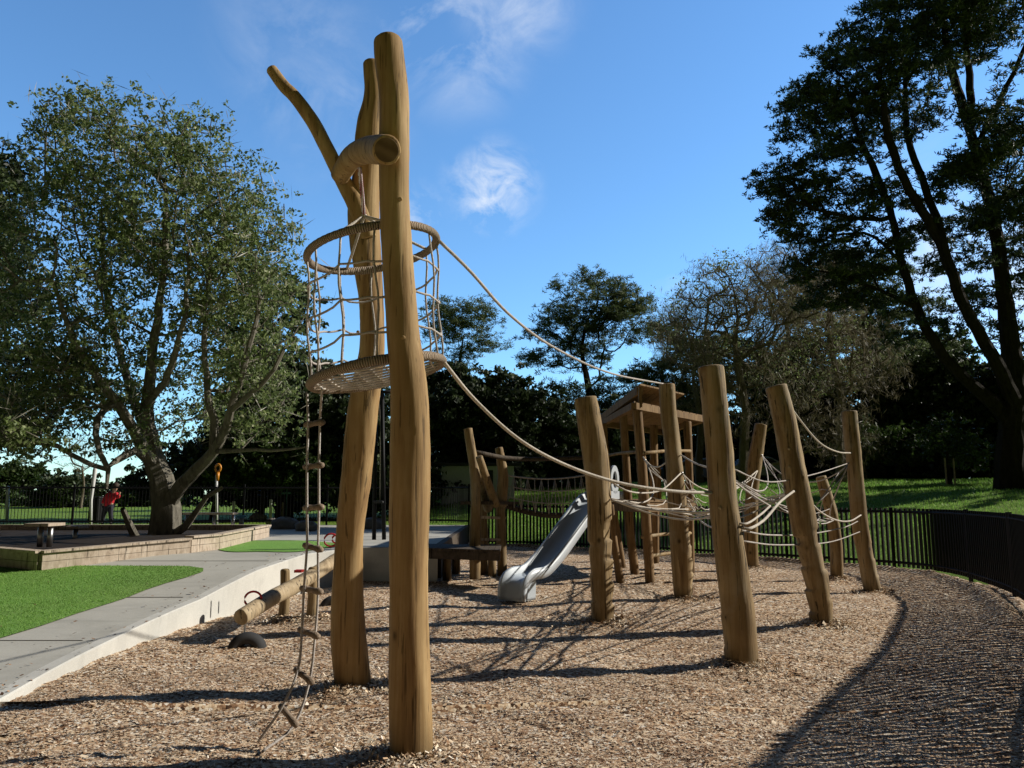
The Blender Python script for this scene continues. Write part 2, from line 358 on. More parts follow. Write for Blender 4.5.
def chips():
    bands = [(3.2, 5.2, 6500, .9), (5.2, 7.5, 4800, 1.0), (7.5, 11, 2200, 1.25), (11, 16, 800, 1.6), (16, 24, 240, 1.9)]
    out = []; rr = []
    for y0, y1, dens, sc in bands:
        x0, x1 = -.67 * y1 - .6, .67 * y1 + .8
        n = int(dens * (y1 - y0) * (x1 - x0)); x = rng.uniform(x0, x1, n); y = rng.uniform(y0, y1, n)
        ok = (np.abs(x) < .67 * y + .7) & (x < fence_x(y) + .05) & ~((y > 6.13) & (x < xe(y) + .01)); x = x[ok]; y = y[ok]; n = len(x)
        L = rng.gamma(3.2, .0034, n) * sc + .005; W = L * rng.uniform(.25, .65, n)
        a = rng.uniform(0, 2 * math.pi, n); tl = rng.normal(0, .17, n); tr = rng.normal(0, .20, n)
        u = np.stack([np.cos(a) * np.cos(tl), np.sin(a) * np.cos(tl), np.sin(tl)], -1)
        w = np.stack([-np.sin(a) * np.cos(tr), np.cos(a) * np.cos(tr), np.sin(tr)], -1)
        xr = fence_x(y) + .12
        z = HC(x, y) + np.exp(-((x - (xr - .5)) / .16) ** 2) * .09 * sstep(9, 11, y) + rng.uniform(.002, .009, n)
        c = np.stack([x, y, z], -1); uu = u * L[:, None]; ww = w * W[:, None] * .5
        k1, k2 = rng.uniform(.6, 1, n)[:, None], rng.uniform(.6, 1, n)[:, None]
        out.append(np.stack([c - uu * .5 - ww * k1, c + uu * .5 - ww * k2, c + uu * .5 * k1 + ww, c - uu * .5 * k2 + ww], 1)); rr.append(np.clip(rng.beta(1.9, 1.6, n), 0, 1))
    for bx, by, br in BASES:
        n = int(1500 * min(1, 7 / by)); a = rng.uniform(0, 2 * math.pi, n); q = np.abs(rng.normal(0, .75, n)) * br + .10; x = bx + q * np.cos(a); y = by + q * np.sin(a)
        L = (rng.gamma(3.2, .0040, n) + .006) * (1.5 if by > 8 else 1.1); W = L * rng.uniform(.25, .6, n); a = rng.uniform(0, 2 * math.pi, n); tl = rng.normal(0, .5, n); tr = rng.normal(0, .5, n)
        u = np.stack([np.cos(a) * np.cos(tl), np.sin(a) * np.cos(tl), np.sin(tl)], -1) * L[:, None] * .5; w = np.stack([-np.sin(a) * np.cos(tr), np.cos(a) * np.cos(tr), np.sin(tr)], -1) * W[:, None] * .5
        c = np.stack([x, y, HC(x, y) + rng.uniform(.008, .03, n)], -1); out.append(np.stack([c - u - w, c + u - w, c + u + w, c - u + w], 1)); rr.append(np.clip(rng.beta(3.2, 1.5, n), 0, 1))
    o = quads_mesh('woodchips', np.concatenate(out), np.concatenate(rr), M['chip']); o['kind'] = 'stuff'
    tag(o, 'loose tan and brown wood chips covering the playground ground', 'wood chips')
chips()

# path / plateau
mb = MB(); rows = list(np.arange(6.15, 14.7, .25)) + [14.7, 14.75] + list(np.arange(15, 25.8, .5)) + [25.9]
v = []
for y in rows:
    r_ = float(xe(y)) - .13; 
    if y < 14.74 and y > 14.65: r_ = -2.75 - .13
    for t in np.linspace(0, 1, 14): v.append((-26 + (r_ + 26) * t, y, float(zp(y))))
mb.add(v, [(j * 14 + i, j * 14 + i + 1, (j + 1) * 14 + i + 1, (j + 1) * 14 + i) for j in range(len(rows) - 1) for i in range(13)])
o = mb.build('path', M['path']); o['kind'] = 'structure'
# retaining wall along the edge
ep = spline([(x, y, 0) for y, x in EDGE[:5]], 30); mb = MB(); 
inner = ep.copy(); inner[:, 0] -= .13; v = []
for a, b in zip(ep, inner):
    z = float(zp(a[1])) + .012
    v += [(a[0], a[1], -.2), (a[0], a[1], z - .012), (a[0] - .012, a[1], z), (b[0], b[1], z), (b[0], b[1], -.2)]
mb.add(v, [(j * 5 + i, (j + 1) * 5 + i, (j + 1) * 5 + i + 1, j * 5 + i + 1) for j in range(29) for i in range(4)] + [(0, 1, 2, 3, 4), (29 * 5, 29 * 5 + 4, 29 * 5 + 3, 29 * 5 + 2, 29 * 5 + 1)])
o = mb.build('retaining_wall', M['wallc']); tag(o, 'long low white concrete retaining wall rising along the edge of the path', 'wall')
mb = MB(); mb.box((-2.05, 14.80, .2), (1.385, .13, .822)); o = mb.build('retaining_wall', M['wallc'], bevel=.008)
tag(o, 'short shaded concrete end wall facing the camera behind the two tall poles', 'wall')
mb = MB(); mb.box((-1.415, 20.6, .2), (.13, 10.2, .822)); o = mb.build('retaining_wall', M['darkwood_and_shade'], bevel=.008)  # wall coloured dark to stand in for the shade on it
tag(o, 'raised path side wall darkened in colour for shade behind the low timber deck', 'wall')
# path joint lines
mb = MB()
for y in (8.0, 10.2, 12.4, 15.2, 18.5, 22): mb.box(((-14 + float(xe(y))) / 2 - .2, y, float(zp(y)) + .0035), (14 + float(xe(y)) - .2, .014, .003))
o = mb.build('path_joints', M['darkwood_and_shade']); o['kind'] = 'structure'

def sheet_from(name, pts, dz, mat):
    P2 = spline(np.array(pts + [pts[0]]), 60)[:-1] if len(pts) > 4 else np.array(pts)
    c = P2.mean(0); rings = 10; v = []
    for k in range(rings + 1):
        q = c + (P2 - c) * (k / rings)
        q[:, 2] = zp(q[:, 1]) + dz; v.append(q)
    n = len(P2); f = [(k * n + i, k * n + (i + 1) % n, (k + 1) * n + (i + 1) % n, (k + 1) * n + i) for k in range(rings) for i in range(n)]
    mb = MB(); mb.add(np.concatenate(v), f); o = mb.build(name, mat); o['kind'] = 'structure'; return P2
tp = [Gp(*p) for p in [(-230, 572), (-60, 568), (60, 566.5), (140, 566.5), (190, 567), (205, 570), (196, 575), (150, 589), (90, 610), (40, 627), (0, 639), (-70, 662), (-200, 690), (-330, 650)]]
turf_poly = sheet_from('turf', tp, .012, M['turf'])
tp2 = [Gp(*p) for p in [(232, 541), (300, 541), (340, 545), (300, 552), (262, 552), (228, 552), (215, 547)]]
sheet_from('turf', tp2, .012, M['turf'])
# turf blades
def blades(name, x, y, z, h, w, mat):
    n = len(x); a = rng.uniform(0, math.pi, n); c = np.stack([x, y, z], -1)
    d = np.stack([np.cos(a), np.sin(a), 0 * a], -1) * w[:, None] / 2; t = np.stack([rng.normal(0, .3, n) * h, rng.normal(0, .3, n) * h, h], -1)
    return quads_mesh(name, np.stack([c - d, c + d, c + d * .3 + t, c - d * .3 + t], 1), rng.uniform(0, 1, n), mat)
n = 70000; x = rng.uniform(-9, -4, n); y = rng.uniform(7.2, 12.8, n); k = inside(x, y, turf_poly) & (np.abs(x) < .67 * y + .4); x = x[k]; y = y[k]
o = blades('turf_blades', x, y, zp(y) + .010, rng.uniform(.008, .02, len(x)), rng.uniform(.005, .010, len(x)), M['blade']); o['kind'] = 'stuff'
tag(o, 'short bright green turf blades on the grass island by the path', 'grass')
n = 130000; a = rng.uniform(math.radians(-8), math.radians(40), n); r = np.exp(rng.uniform(math.log(16), math.log(48), n)); x = r * np.sin(a); y = r * np.cos(a)
k = bdist(x, y) > .3; x = x[k]; y = y[k]; r = r[k]
o = blades('lawn_blades', x, y, HL(x, y) - .01, rng.uniform(.03, .07, len(x)) * (r / 22), rng.uniform(.01, .02, len(x)) * (r / 20), M['blade']); o['kind'] = 'stuff'
tag(o, 'green lawn grass on the rise beyond the black fence', 'grass')

n = 420; y = rng.uniform(6.2, 16, n); x = np.where(rng.uniform(0, 1, n) < .5, rng.uniform(-11, -3, n), xe(y) - rng.gamma(1.2, .25, n)); k = (x < xe(y) - .02) & (y < 14.6); x = x[k]; y = y[k]; n = len(x)
c = np.stack([x, y, zp(y) + .018], -1); a = rng.uniform(0, 6.28, n); Ls_ = rng.uniform(.012, .045, n)[:, None]; u = np.stack([np.cos(a), np.sin(a), rng.normal(0, .2, n)], -1) * Ls_ * .6; w_ = np.stack([-np.sin(a), np.cos(a), rng.normal(0, .3, n)], -1) * Ls_ * .35
o = quads_mesh('leaf_litter', np.stack([c - u, c + w_, c + u, c - w_], 1), rng.uniform(0, .45, n), M['chip']); o['kind'] = 'stuff'; tag(o, 'scattered dry leaves and stray chips on the concrete path', 'leaf litter')

# ------------------------------------------------------------------ LOG POSTS
def log_mesh(name, pts, rad, mat, parent, sides=22, top='flat', notches=None, seed=0, step=.03, endmat=None, amp=.05, base_ext=0.12, bottom='flat'):
    r_ = np.random.default_rng(seed); pts = np.asarray(pts, float); rad = np.asarray(rad, float)
    L = np.linalg.norm(np.diff(pts, axis=0), axis=1).sum(); n = max(int(L / step), 6)
    A = spline(np.column_stack([pts, rad]), n); C, R = A[:, :3], A[:, 3]
    if base_ext:
        d = C[0] - C[3]; d /= np.linalg.norm(d); C = np.vstack([C[0] + d * base_ext, C]); R = np.r_[R[0] * 1.02, R]
    s = np.r_[0, np.cumsum(np.linalg.norm(np.diff(C, axis=0), axis=1))]; n = len(C)
    def cap(C, R, s, end):
        k = -1 if end else 0; d = (C[-1] - C[-2]) if end else (C[0] - C[1]); d = d / np.linalg.norm(d); r = R[k]
        prof = [(.35, .93), (.62, .78), (.8, .6), (.92, .38), (.985, .15)] if (top if end else bottom) == 'round' else [(.035, .985), (.07, .94), (.095, .87), (.10, .5), (.10, .1)]
        for h, q in prof:
            c = (C[-1 if end else 0] if False else base) + d * h * r if False else None
        base = C[k]
        Cs = [base + d * h * r for h, q in prof]; Rs = [q * r for h, q in prof]
        if end: return np.vstack([C, Cs]), np.r_[R, Rs]
        return np.vstack([Cs[::-1], C]), np.r_[Rs[::-1], R]
    n0 = len(C)
    base_s = s[-1]
    d_e = (C[-1] - C[-3]); d_e /= np.linalg.norm(d_e); re = R[-1]
    profR = [(.14, .975), (.28, .90), (.38, .78), (.45, .6), (.49, .35), (.50, .1)]; profF = [(.05, .985), (.10, .93), (.13, .84), (.14, .5), (.14, .1)]
    pe = profR if top == 'round' else profF
    C2 = [C[-1] + d_e * h * re for h, q in pe]; R2 = [q * re for h, q in pe]
    T = np.gradient(C, axis=0); T /= np.linalg.norm(T, axis=1)[:, None]
    Call = np.vstack([C, C2]); Rall = np.r_[R, R2]; Tall = np.vstack([T, [d_e] * len(C2)]); sall = np.r_[s, [base_s] * len(C2)]
    if bottom != 'none':
        d_b = C[0] - C[2]; d_b /= np.linalg.norm(d_b); pb = profR if bottom == 'round' else profF
        Cb = [C[0] + d_b * h * R[0] for h, q in pb][::-1]; Rb = [q * R[0] for h, q in pb][::-1]
        Call = np.vstack([Cb, Call]); Rall = np.r_[Rb, Rall]; Tall = np.vstack([[T[0]] * len(Cb), Tall]); sall = np.r_[[0] * len(Cb), sall]
    ref = np.array([0, 1., 0]) if abs(Tall[:, 1]).mean() < .8 else np.array([0, 0, 1.])
    a = np.cross(Tall, ref); a /= np.linalg.norm(a, axis=1)[:, None]; b = np.cross(Tall, a)   # a ~ +/-x , b
    if a[len(a) // 2, 0] < 0: a, b = -a, -b
    th = np.arange(sides) / sides * 2 * math.pi
    ph = r_.uniform(0, 6.28, 14); q = np.zeros((len(Call), sides))
    for i, (m, k) in enumerate([(1, 1.3), (2, 2.1), (2, 4.6), (3, 3.1), (3, 7.3), (5, 5.2), (7, 9.0), (9, 17), (13, 27), (11, 39)]):
        q += np.sin(m * th[None] + k * sall[:, None] + ph[i]) * amp / (1 + .35 * i)
    rr = Rall[:, None] * (1 + q * .6)
    if notches:
        for (s0, s1, pitch, ang, width, depth) in notches:
            fr = ((sall - s0) / pitch) % 1.0; on = ((sall > s0) & (sall < s1)).astype(float)
            w_ = np.clip((np.cos(th - math.radians(ang)) - math.cos(math.radians(width))) / (1 - math.cos(math.radians(width))), 0, 1) ** .5
            rr *= 1 - (on * (.30 + .70 * (1 - fr)) * depth)[:, None] * w_[None]
    v = Call[:, None] + rr[..., None] * (np.cos(th)[None, :, None] * a[:, None] + np.sin(th)[None, :, None] * b[:, None])
    N = len(Call); f = [(i * sides + j, i * sides + (j + 1) % sides, (i + 1) * sides + (j + 1) % sides, (i + 1) * sides + j) for i in range(N - 1) for j in range(sides)]
    f += [tuple(range(sides))[::-1], tuple(range((N - 1) * sides, N * sides))]
    mb = MB(); mb.add(v, f); o = mb.build(name, mat, parent, smooth=True); o.data.set_sharp_from_angle(angle=.75); return o

def px_pts(pl, Y0, Y1=None):
    """pl: (px,py,width) from the bottom up; depth eases from Y0 to Y1"""
    Y1 = Y0 if Y1 is None else Y1; out = []; rad = []; n = len(pl)
    for i, (x, y, w) in enumerate(pl):
        t = (pl[0][1] - y) / (pl[0][1] - pl[-1][1] + 1e-6); p = P(x, y, Y0 + (Y1 - Y0) * t); out.append(p); rad.append(w / 2 * mpp(p))
    return np.array(out), np.array(rad)

def plug(name, px, py, Y, r, parent, mat):
    p = P(px, py, Y); mb = MB(); d = np.array([0, 0, CH]) - p; d /= np.linalg.norm(d)
    mb.tube([p + d * -.03, p + d * .004, p + d * .010], [r, r, r * .7], 12); return mb.build(name, mat, parent, True)

# front tall pole
pl = [(411.5, 752, 43), (410, 700, 42), (408, 592, 39), (409.5, 500, 41), (410, 400, 37.5), (404, 340, 33), (401, 300, 31), (397, 250, 30), (394.5, 200, 29.5), (394.5, 150, 31), (394, 100, 30), (389.5, 60, 30), (388, 43, 28.5)]
Y0 = G(411, 752)[1]; pts, rad = px_pts(pl, Y0, Y0 + .05)
r = empty('tall_pole', (pts[0][0], pts[0][1], 0)); tag(r, 'tallest straight golden log pole in front of the rope basket', 'pole')
log_mesh('log', pts, rad, M['pole'], r, 28, 'round', seed=3, amp=.035)
plug('bolt_cap', 403, 338, Y0 - .075, .017, r, M['pole']); plug('bolt_cap', 400.5, 199, Y0 - .06, .014, r, M['pole'])

# rear forked pole: stem + side limb fused by a voxel remesh
Yb = G(355, 687)[1]
pts, rad = px_pts([(354, 687, 37), (350, 650, 36), (347.5, 600, 31), (349, 545, 27), (355, 480, 30), (364, 400, 30), (372, 350, 26), (371, 300, 24.5), (366, 250, 29), (364, 212, 31), (367, 170, 27), (370, 130, 26), (374, 95, 19), (371, 64, 16)], Yb, Yb - .35)
r = empty('forked_pole', (pts[0][0], pts[0][1], 0)); tag(r, 'forked golden log pole behind the rope basket with one limb reaching up left', 'pole')
o = log_mesh('trunk', pts, rad, M['pole'], r, 26, 'round', seed=5, amp=.05)
pts2, rad2 = px_pts([(368, 238, 17), (357, 206, 19), (343, 180, 16), (328, 150, 14.5), (313, 122, 14), (296, 98, 13), (284, 86, 12.5), (272, 70, 11.5)], Yb - .33, Yb - .45)
log_mesh('side_limb', pts2, rad2, M['pole'], r, 20, 'round', seed=6, amp=.04, base_ext=0)
plug('bolt_cap', 358, 332, Yb - .45, .014, r, M['pole'])

# short cross arm resting between the limb and the front pole
pts = np.array([P(340, 176, Yb - .48), P(352, 158, Yb - .75), P(366, 151, Yb - 1.1), P(379, 150, Y0 + .2), P(386.5, 150, Y0 - .28)])
rad = np.array([9 * mpp(pts[0]), 11 * mpp(pts[1]), 13 * mpp(pts[2]), 14.5 * mpp(pts[3]), 14.5 * mpp(pts[4])])
r = empty('cross_arm', pts[2]); tag(r, 'short thick bent log arm bolted between the forked limb and front pole', 'log arm')
log_mesh('log', pts, rad, M['pole'], r, 22, 'flat', seed=9, amp=.03, base_ext=0)
mb = MB(); d = pts[4] - pts[3]; d /= np.linalg.norm(d); c = pts[4] + d * rad[4] * .145; mb.tube([c - d * .004, c + d * .003], [rad[4] * .84, rad[4] * .80], 22); mb.build('cut_end', M['endgrain'], r)

# net posts
N1 = [(G(603, 621)[1], )]
def post(name, pl, label, notches=None, seed=0, Y=None, Yt=None, bolts=(), mat='post', z=0, group='log posts carrying the climbing net'):
    Yb = G(pl[0][0], pl[0][1], z)[1] if Y is None else Y
    pts, rad = px_pts(pl, Yb, Yt); r = empty(name, (pts[0][0], pts[0][1], z)); tag(r, label, 'post', group)
    log_mesh('log', pts, rad, M[mat], r, 22, 'flat', notches=notches, seed=seed, amp=.045)
    for (bx, by) in bolts: plug('bolt_cap', bx, by, Yb - rad.mean() * .93, .016, r, M['palelog'])
    return Yb
Y1 = post('log_post', [(603, 621, 27), (602, 580, 27), (600.5, 540, 26), (599, 500, 24.5), (596, 460, 25), (590, 425, 24), (585.5, 399, 23)], 'log post with notched right side standing just right of the slide foot', [(.05, 1.35, .27, 0, 75, .34), (.0, 1.1, .34, 180, 60, .16)], 11, bolts=[(612, 500)])
Y2 = post('log_post', [(683.5, 599, 19), (682, 560, 22), (677, 500, 18), (673, 450, 17), (669, 415, 16), (667, 385, 16)], 'slim log post directly in front of the roofed tower', [(.1, 1.2, .2, 0, 60, .18)], 12)
Y3 = post('log_post', [(742, 666, 34), (738, 620, 34), (733, 575, 31), (726, 525, 29), (721, 480, 27), (717.5, 435, 26), (714, 400, 26), (710.5, 368, 26)], 'thickest log post of the net course with its top against the dark trees', [(.3, .9, .3, 180, 60, .10)], 13, bolts=[(720, 508)])
Y4 = post('log_post', [(823, 626, 25), (818, 590, 28), (808, 545, 26), (799, 500, 26), (790.5, 455, 23), (783, 415, 22), (776, 387, 21)], 'log post leaning left with a zigzag notched lower half', [(.0, 1.2, .28, 180, 75, .30), (.1, 1.25, .33, 0, 70, .26)], 14, bolts=[(789, 449), (789, 467), (795, 492)])
Y5 = post('log_post', [(874, 592, 18), (868, 565, 17), (861, 530, 15.5), (857, 495, 15), (854, 460, 15), (850.5, 430, 15), (849, 412, 15)], 'slim log post standing farthest right near the fence', [(.1, .9, .28, 0, 70, .2)], 15)
Y6 = post('log_post', [(837, 579, 12), (836, 545, 12), (832, 515, 12), (826, 494, 11.5), (821, 477, 10)], 'shortest log post leaning left in front of the lawn', None, 16)
Y7 = post('log_post', [(752, 568, 13), (751, 530, 13), (752, 490, 13), (755, 460, 14), (761, 425, 12)], 'shaded log post behind the net between two thicker posts', None, 17)

# ------------------------------------------------------------------ ropes
def rope_pts(a, b, sag, n=24):
    a = np.asarray(a, float); b = np.asarray(b, float); t = np.linspace(0, 1, n)[:, None]
    p = a + (b - a) * t; p[:, 2] -= (4 * t * (1 - t) * sag)[:, 0]; return p
def rope(label, pts, r=.011, mat='rope', name='rope', group=None, cat='rope'):
    mb = MB(); pts = np.array(pts); mb.tube(pts, r, 8); o = mb.build(name, M[mat], None, True); return tag(o, label, cat, group)

YB = 5.62
pL, pR = P(309, 262, YB), P(436, 237, YB); cT = (pL + pR) / 2; uT = (pR - pL) / 2
bL, bR = P(312, 387, YB), P(442, 360, YB); cB = (bL + bR) / 2; uB = (bR - bL) / 2
rT = np.linalg.norm(uT); rB = np.linalg.norm(uB)
wT = np.array([0, rT, 0.]); wB = np.array([0, rB, 0.])
def ring_pt(c, u, w, a): return c + u * math.cos(a) + w * math.sin(a)
bask = empty('rope_basket', cB); tag(bask, 'round rope crow nest basket hung high between the two tall poles', 'rope basket')
def wrapped_ring(name, c, u, w, R, parent):
    n = 360; sd = 10; th = np.linspace(0, 2 * math.pi, n, endpoint=False); v = []; at = []
    for a in th:
        p = ring_pt(c, u, w, a); rad_ = (p - c) / np.linalg.norm(p - c); nn = np.cross(u, w); nn /= np.linalg.norm(nn)
        for k in range(sd):
            q = 2 * math.pi * k / sd; rr = R * (1 + .04 * math.sin(a * 7) + .03 * math.sin(a * 60)); v.append(p + rr * (rad_ * math.cos(q) + nn * math.sin(q))); at.append(a * 190)
    f = [(i * sd + k, i * sd + (k + 1) % sd, ((i + 1) % n) * sd + (k + 1) % sd, ((i + 1) % n) * sd + k) for i in range(n) for k in range(sd)]
    mb = MB(); mb.add(v, f); o = mb.build(name, M['wrap'], parent, True)
    o.data.attributes.new('wrap', 'FLOAT', 'POINT').data.foreach_set('value', at); return o
wrapped_ring('top_ring', cT, uT, wT, .029, bask); wrapped_ring('bottom_ring', cB, uB, wB, .033, bask)
NV = 12; lv = [.0, .25, .52, .78]
def side_pt(a, t): return ring_pt(cT, uT, wT, a) * (1 - t) + ring_pt(cB, uB, wB, a) * t
for k in range(NV):
    a = 2 * math.pi * (k + .37) / NV; mb = MB()
    pts = [side_pt(a, t) + np.array([.012 * math.sin(9 * t + k), 0, 0]) for t in np.linspace(0, 1, 9)]
    mb.tube(pts, .0078, 7); mb.build('upright_rope', M['rope2'], bask, True)
for li, t in enumerate(lv[1:]):
    mb = MB(); pts = []
    for q in range(NV * 4 + 1):
        a = 2 * math.pi * (q / 4 + .37) / NV; s = side_pt(a, t + .02 * (1 if (q // 4) % 2 else -1) * (1 - abs((q % 4) - 0) / 4)); s = s.copy(); s[2] -= .014 * math.sin(math.pi * ((q % 4) / 4)); pts.append(s)
    mb.tube(pts, .008, 7, False); mb.build('hoop_rope', M['rope2'], bask, True)
mb = MB()
for k in range(-4, 5):
    t = k / 4.7; h = math.sqrt(1 - t * t)
    mb.tube([cB + uB * t - wB * h * s_ * -1 + np.array([0, 0, -.02 * (1 - s_ * s_)]) for s_ in np.linspace(-1, 1, 7)], .009, 6)
    mb.tube([cB + wB * t + uB * h * s_ + np.array([0, 0, -.012 - .02 * (1 - s_ * s_)]) for s_ in np.linspace(-1, 1, 7)], .009, 6)
mb.build('net_floor', M['rope'], bask, True)
knot = P(364, 216, YB)
mb = MB(); mb.ball(knot, .022, 10, 6); mb.build('knot', M['rope'], bask, True)
for a in (2.2, 3.9, 5.6, .6):
    mb = MB(); mb.tube(rope_pts(knot, ring_pt(cT, uT, wT, a), .01, 8), .011, 7); mb.build('bridle_rope', M['rope'], bask, True)
mb = MB()                                              # twisted hanging rope
top = P(359.5, 168, YB - .3); ax = knot - top
for k in range(3):
    t = np.linspace(0, 1, 60); 
    mb.tube(top + ax * t[:, None] + .008 * np.stack([np.cos(t * 55 + k * 2.094), np.sin(t * 55 + k * 2.094), 0 * t], -1), .0085, 6)
o = mb.build('hanging_rope', M['twist'], bask, True)

# rope ladder
RU = [((306, 425), (322, 422), 5.50), ((305, 467), (321, 465), 5.48), ((305, 508), (321, 507), 5.45), ((305, 545), (320, 550), 5.42), ((302, 588), (320, 592), 5.38), ((300, 629), (317, 637), 5.34), ((296, 669), (311, 683), 5.30), ((281, 705), (295, 726), 5.22)]
lad = empty('rope_ladder', G(290, 735)); tag(lad, 'rope ladder with wooden rungs trailing from the basket to the chips', 'rope ladder')
s1 = [P(307, 392, 5.55)] + [P(a[0] + 2, a[1], y) for a, b, y in RU] + [G(258, 742, .02)]
s2 = [P(322, 388, 5.2)] + [P(b[0] - 2, b[1], y) for a, b, y in RU] + [G(262, 752, .02)]
for s in (s1, s2):
    mb = MB(); mb.tube(spline(s, 90), .0085, 7); mb.build('side_rope', M['rope2'], lad, True)
for i, (a, b, y) in enumerate(RU):
    A = P(a[0] - 1, a[1], y + .05); B = P(b[0] + 2, b[1], y - .04); mb = MB(); t = np.linspace(0, 1, 7)[:, None]
    mb.tube(A + (B - A) * t, [.017, .024, .020, .018, .020, .025, .017], 10); mb.build('rung', M['rope_old'], lad, True)

# long ropes from basket to the posts
rope('long rope sagging from the basket top ring to the tip of the slim post', spline([ring_pt(cT, uT, wT, 0.05), P(470, 271, 6.1), P(510, 315, 7.1), P(555, 348, 8.4), P(610, 373, 10.2), P(664, 384, Y2)], 50), .013, 'rope2')
rope('long pale rope sagging from the basket bottom ring to the thickest post', spline([ring_pt(cB, uB, wB, -.05), P(475, 400, 5.85), P(520, 440, 6.1), P(568, 466, 6.4), P(620, 483, 6.7), P(672, 491, 7.0), P(715, 493, Y3)], 50), .014, 'rope')
mb = MB(); mb.tube(spline([P(430 + 20 * k, y, 5.65 + .1 * k) for k, y in ((1.0, 378),)] + [P(455, 382, 5.78)], 4), .019, 8); 
# nets
def web(label, corners, rings=3, sag=.25, seed=0, spokes=3, r=.010, mat='rope', sagc=.22):
    """corners joined by edge ropes that bow inward, with cross strands knotted between them"""
    r_ = np.random.default_rng(seed); c = [np.array(q, float) for q in corners]; cen = sum(c) / len(c) - np.array([0, 0, sagc]); n = len(c)
    root = empty('climbing_net', cen); tag(root, label, 'climbing net')
    edges = []
    for i in range(n):
        a, b = c[i], c[(i + 1) % n]; m = (a + b) / 2 + (cen - (a + b) / 2) * .30; m[2] -= sag * .5; t = np.linspace(0, 1, 21)[:, None]
        e = (1 - t) ** 2 * a + 2 * t * (1 - t) * (m * 2 - (a + b) / 2) + t * t * b; edges.append(e)
        mb = MB(); mb.tube(e, r * 1.25, 8); mb.build('edge_rope', M[mat], root, True)
    mb = MB()
    for q in range(1, rings + 1):
        f = q / (rings + .6)
        loop = []
        for e in edges:
            loop += [p + (cen - p) * f + r_.normal(0, .008, 3) for p in e[2:-2:3]]
        loop.append(loop[0]); mb.tube(np.array(loop), r * .95, 6, False)
    for i, e in enumerate(edges):
        for k in np.linspace(2, 18, spokes).astype(int):
            p0 = e[k]; p1 = cen + r_.normal(0, .05, 3); mb.tube(rope_pts(p0, p0 + (p1 - p0) * (rings / (rings + .6)), .02, 6), r * .95, 6)
    for cc in c: mb.tube(rope_pts(cc, cc + (cen - cc) * (1 / (rings + .6)), 0, 4), r, 6)
    mb.build('net_strands', M[mat], root, True)
    for cc in c: mb = MB(); mb.ball(cc, .022, 8, 6); mb.build('shackle', M['metal'], root, True)
    return root
web('pale climbing net slung low among the notched and thickest posts and tower', [P(608, 498, Y1 - .05), P(645, 460, 14.3), P(682, 473, Y2 - .1), P(758, 470, Y7), P(794, 491, Y4 - .1), P(727, 508, Y3)], 3, .30, 1, 3, .0088, sagc=.5)
web('thinner rope net spanning between the leaning post and far right post', [P(727, 476, Y3 + .05), P(762, 455, Y7 - .1), P(849, 464, Y5), P(834, 520, Y6 - .05), P(806, 500, Y4)], 2, .30, 2, 3, .008, 'rope2', .5)
RG = 'loose ropes linking the net posts'
rope('pale rope hanging from the leaning post top to far right post', spline([P(782, 394, Y4), P(800, 420, Y4 + .8), P(820, 443, Y4 + 1.7), P(838, 452, Y4 + 2.6), P(851, 453, Y5 - .1)], 24), .012, 'rope', group=RG)
rope('thick white rope curving up from the thickest post to the leaning post', spline([P(736, 527, Y3), P(748, 529, 7.5), P(764, 520, 8.1), P(780, 502, 8.8), P(794, 491, Y4 - .15)], 24), .014, 'rope', group=RG)
rope('white rope just above the thick one, between thickest and leaning post', spline([P(730, 520, Y3), P(745, 524, 7.5), P(760, 515, 8.1), P(770, 506, 8.6)], 24), .011, 'rope', group=RG)
rope('rope dipping from leaning post past the shortest post to far right post', spline([P(803, 492, Y4), P(818, 510, 10.4), P(836, 520, 11.6), P(850, 521, 12.2), P(861, 515, Y5 - .1)], 24), .012, 'rope', group=RG)
rope('low rope passing behind the leaning post near the fence top', spline([P(740, 530, Y3), P(770, 535, 9), P(810, 534, 11), P(845, 527, 12.4), P(860, 520, Y5)], 24), .009, 'rope2', group=RG)
rope('lowest grey rope running behind the leaning post below the nets', spline([P(742, 541, Y3), P(780, 545, 9), P(830, 542, 11.5), P(862, 531, Y5)], 24), .008, 'rope2', group=RG)
rope('rope running level from the thickest post to the top of far right post', spline([P(731, 468, Y3), P(770, 482, 9), P(815, 474, 11), P(849, 463, Y5)], 24), .008, 'rope2', group=RG)
rope('small rope loop hanging under the handrail of the roofed tower', spline([P(643, 457, 14.3), P(650, 465, 14), P(658, 467, 13), P(667, 462, Y2)], 16), .012, 'rope', group=RG)
rope('rope from notched post rising to a point halfway up the slim post', spline([P(604, 477, Y1), P(625, 490, 10.2), P(645, 493, 10.8), P(663, 489, 11.3), P(681, 473, Y2 - .1)], 24), .011, 'rope', group=RG)
rope('rope from the slim post to the upper middle of the thickest post', spline([P(681, 455, Y2 - .1), P(695, 463, 10.2), P(712, 469, Y3)], 16), .011, 'rope', group=RG)
rope('rope crossing low from notched post to the thickest post', spline([P(608, 499, Y1), P(640, 508, 9.1), P(680, 512, 8.2), P(722, 512, Y3)], 20), .010, 'rope', group=RG)
rope('rope slanting from the tower right leg to the thickest post', spline([P(688, 500, 16.3), P(700, 520, 12), P(722, 532, Y3 + .1)], 20), .012, 'rope', group=RG)

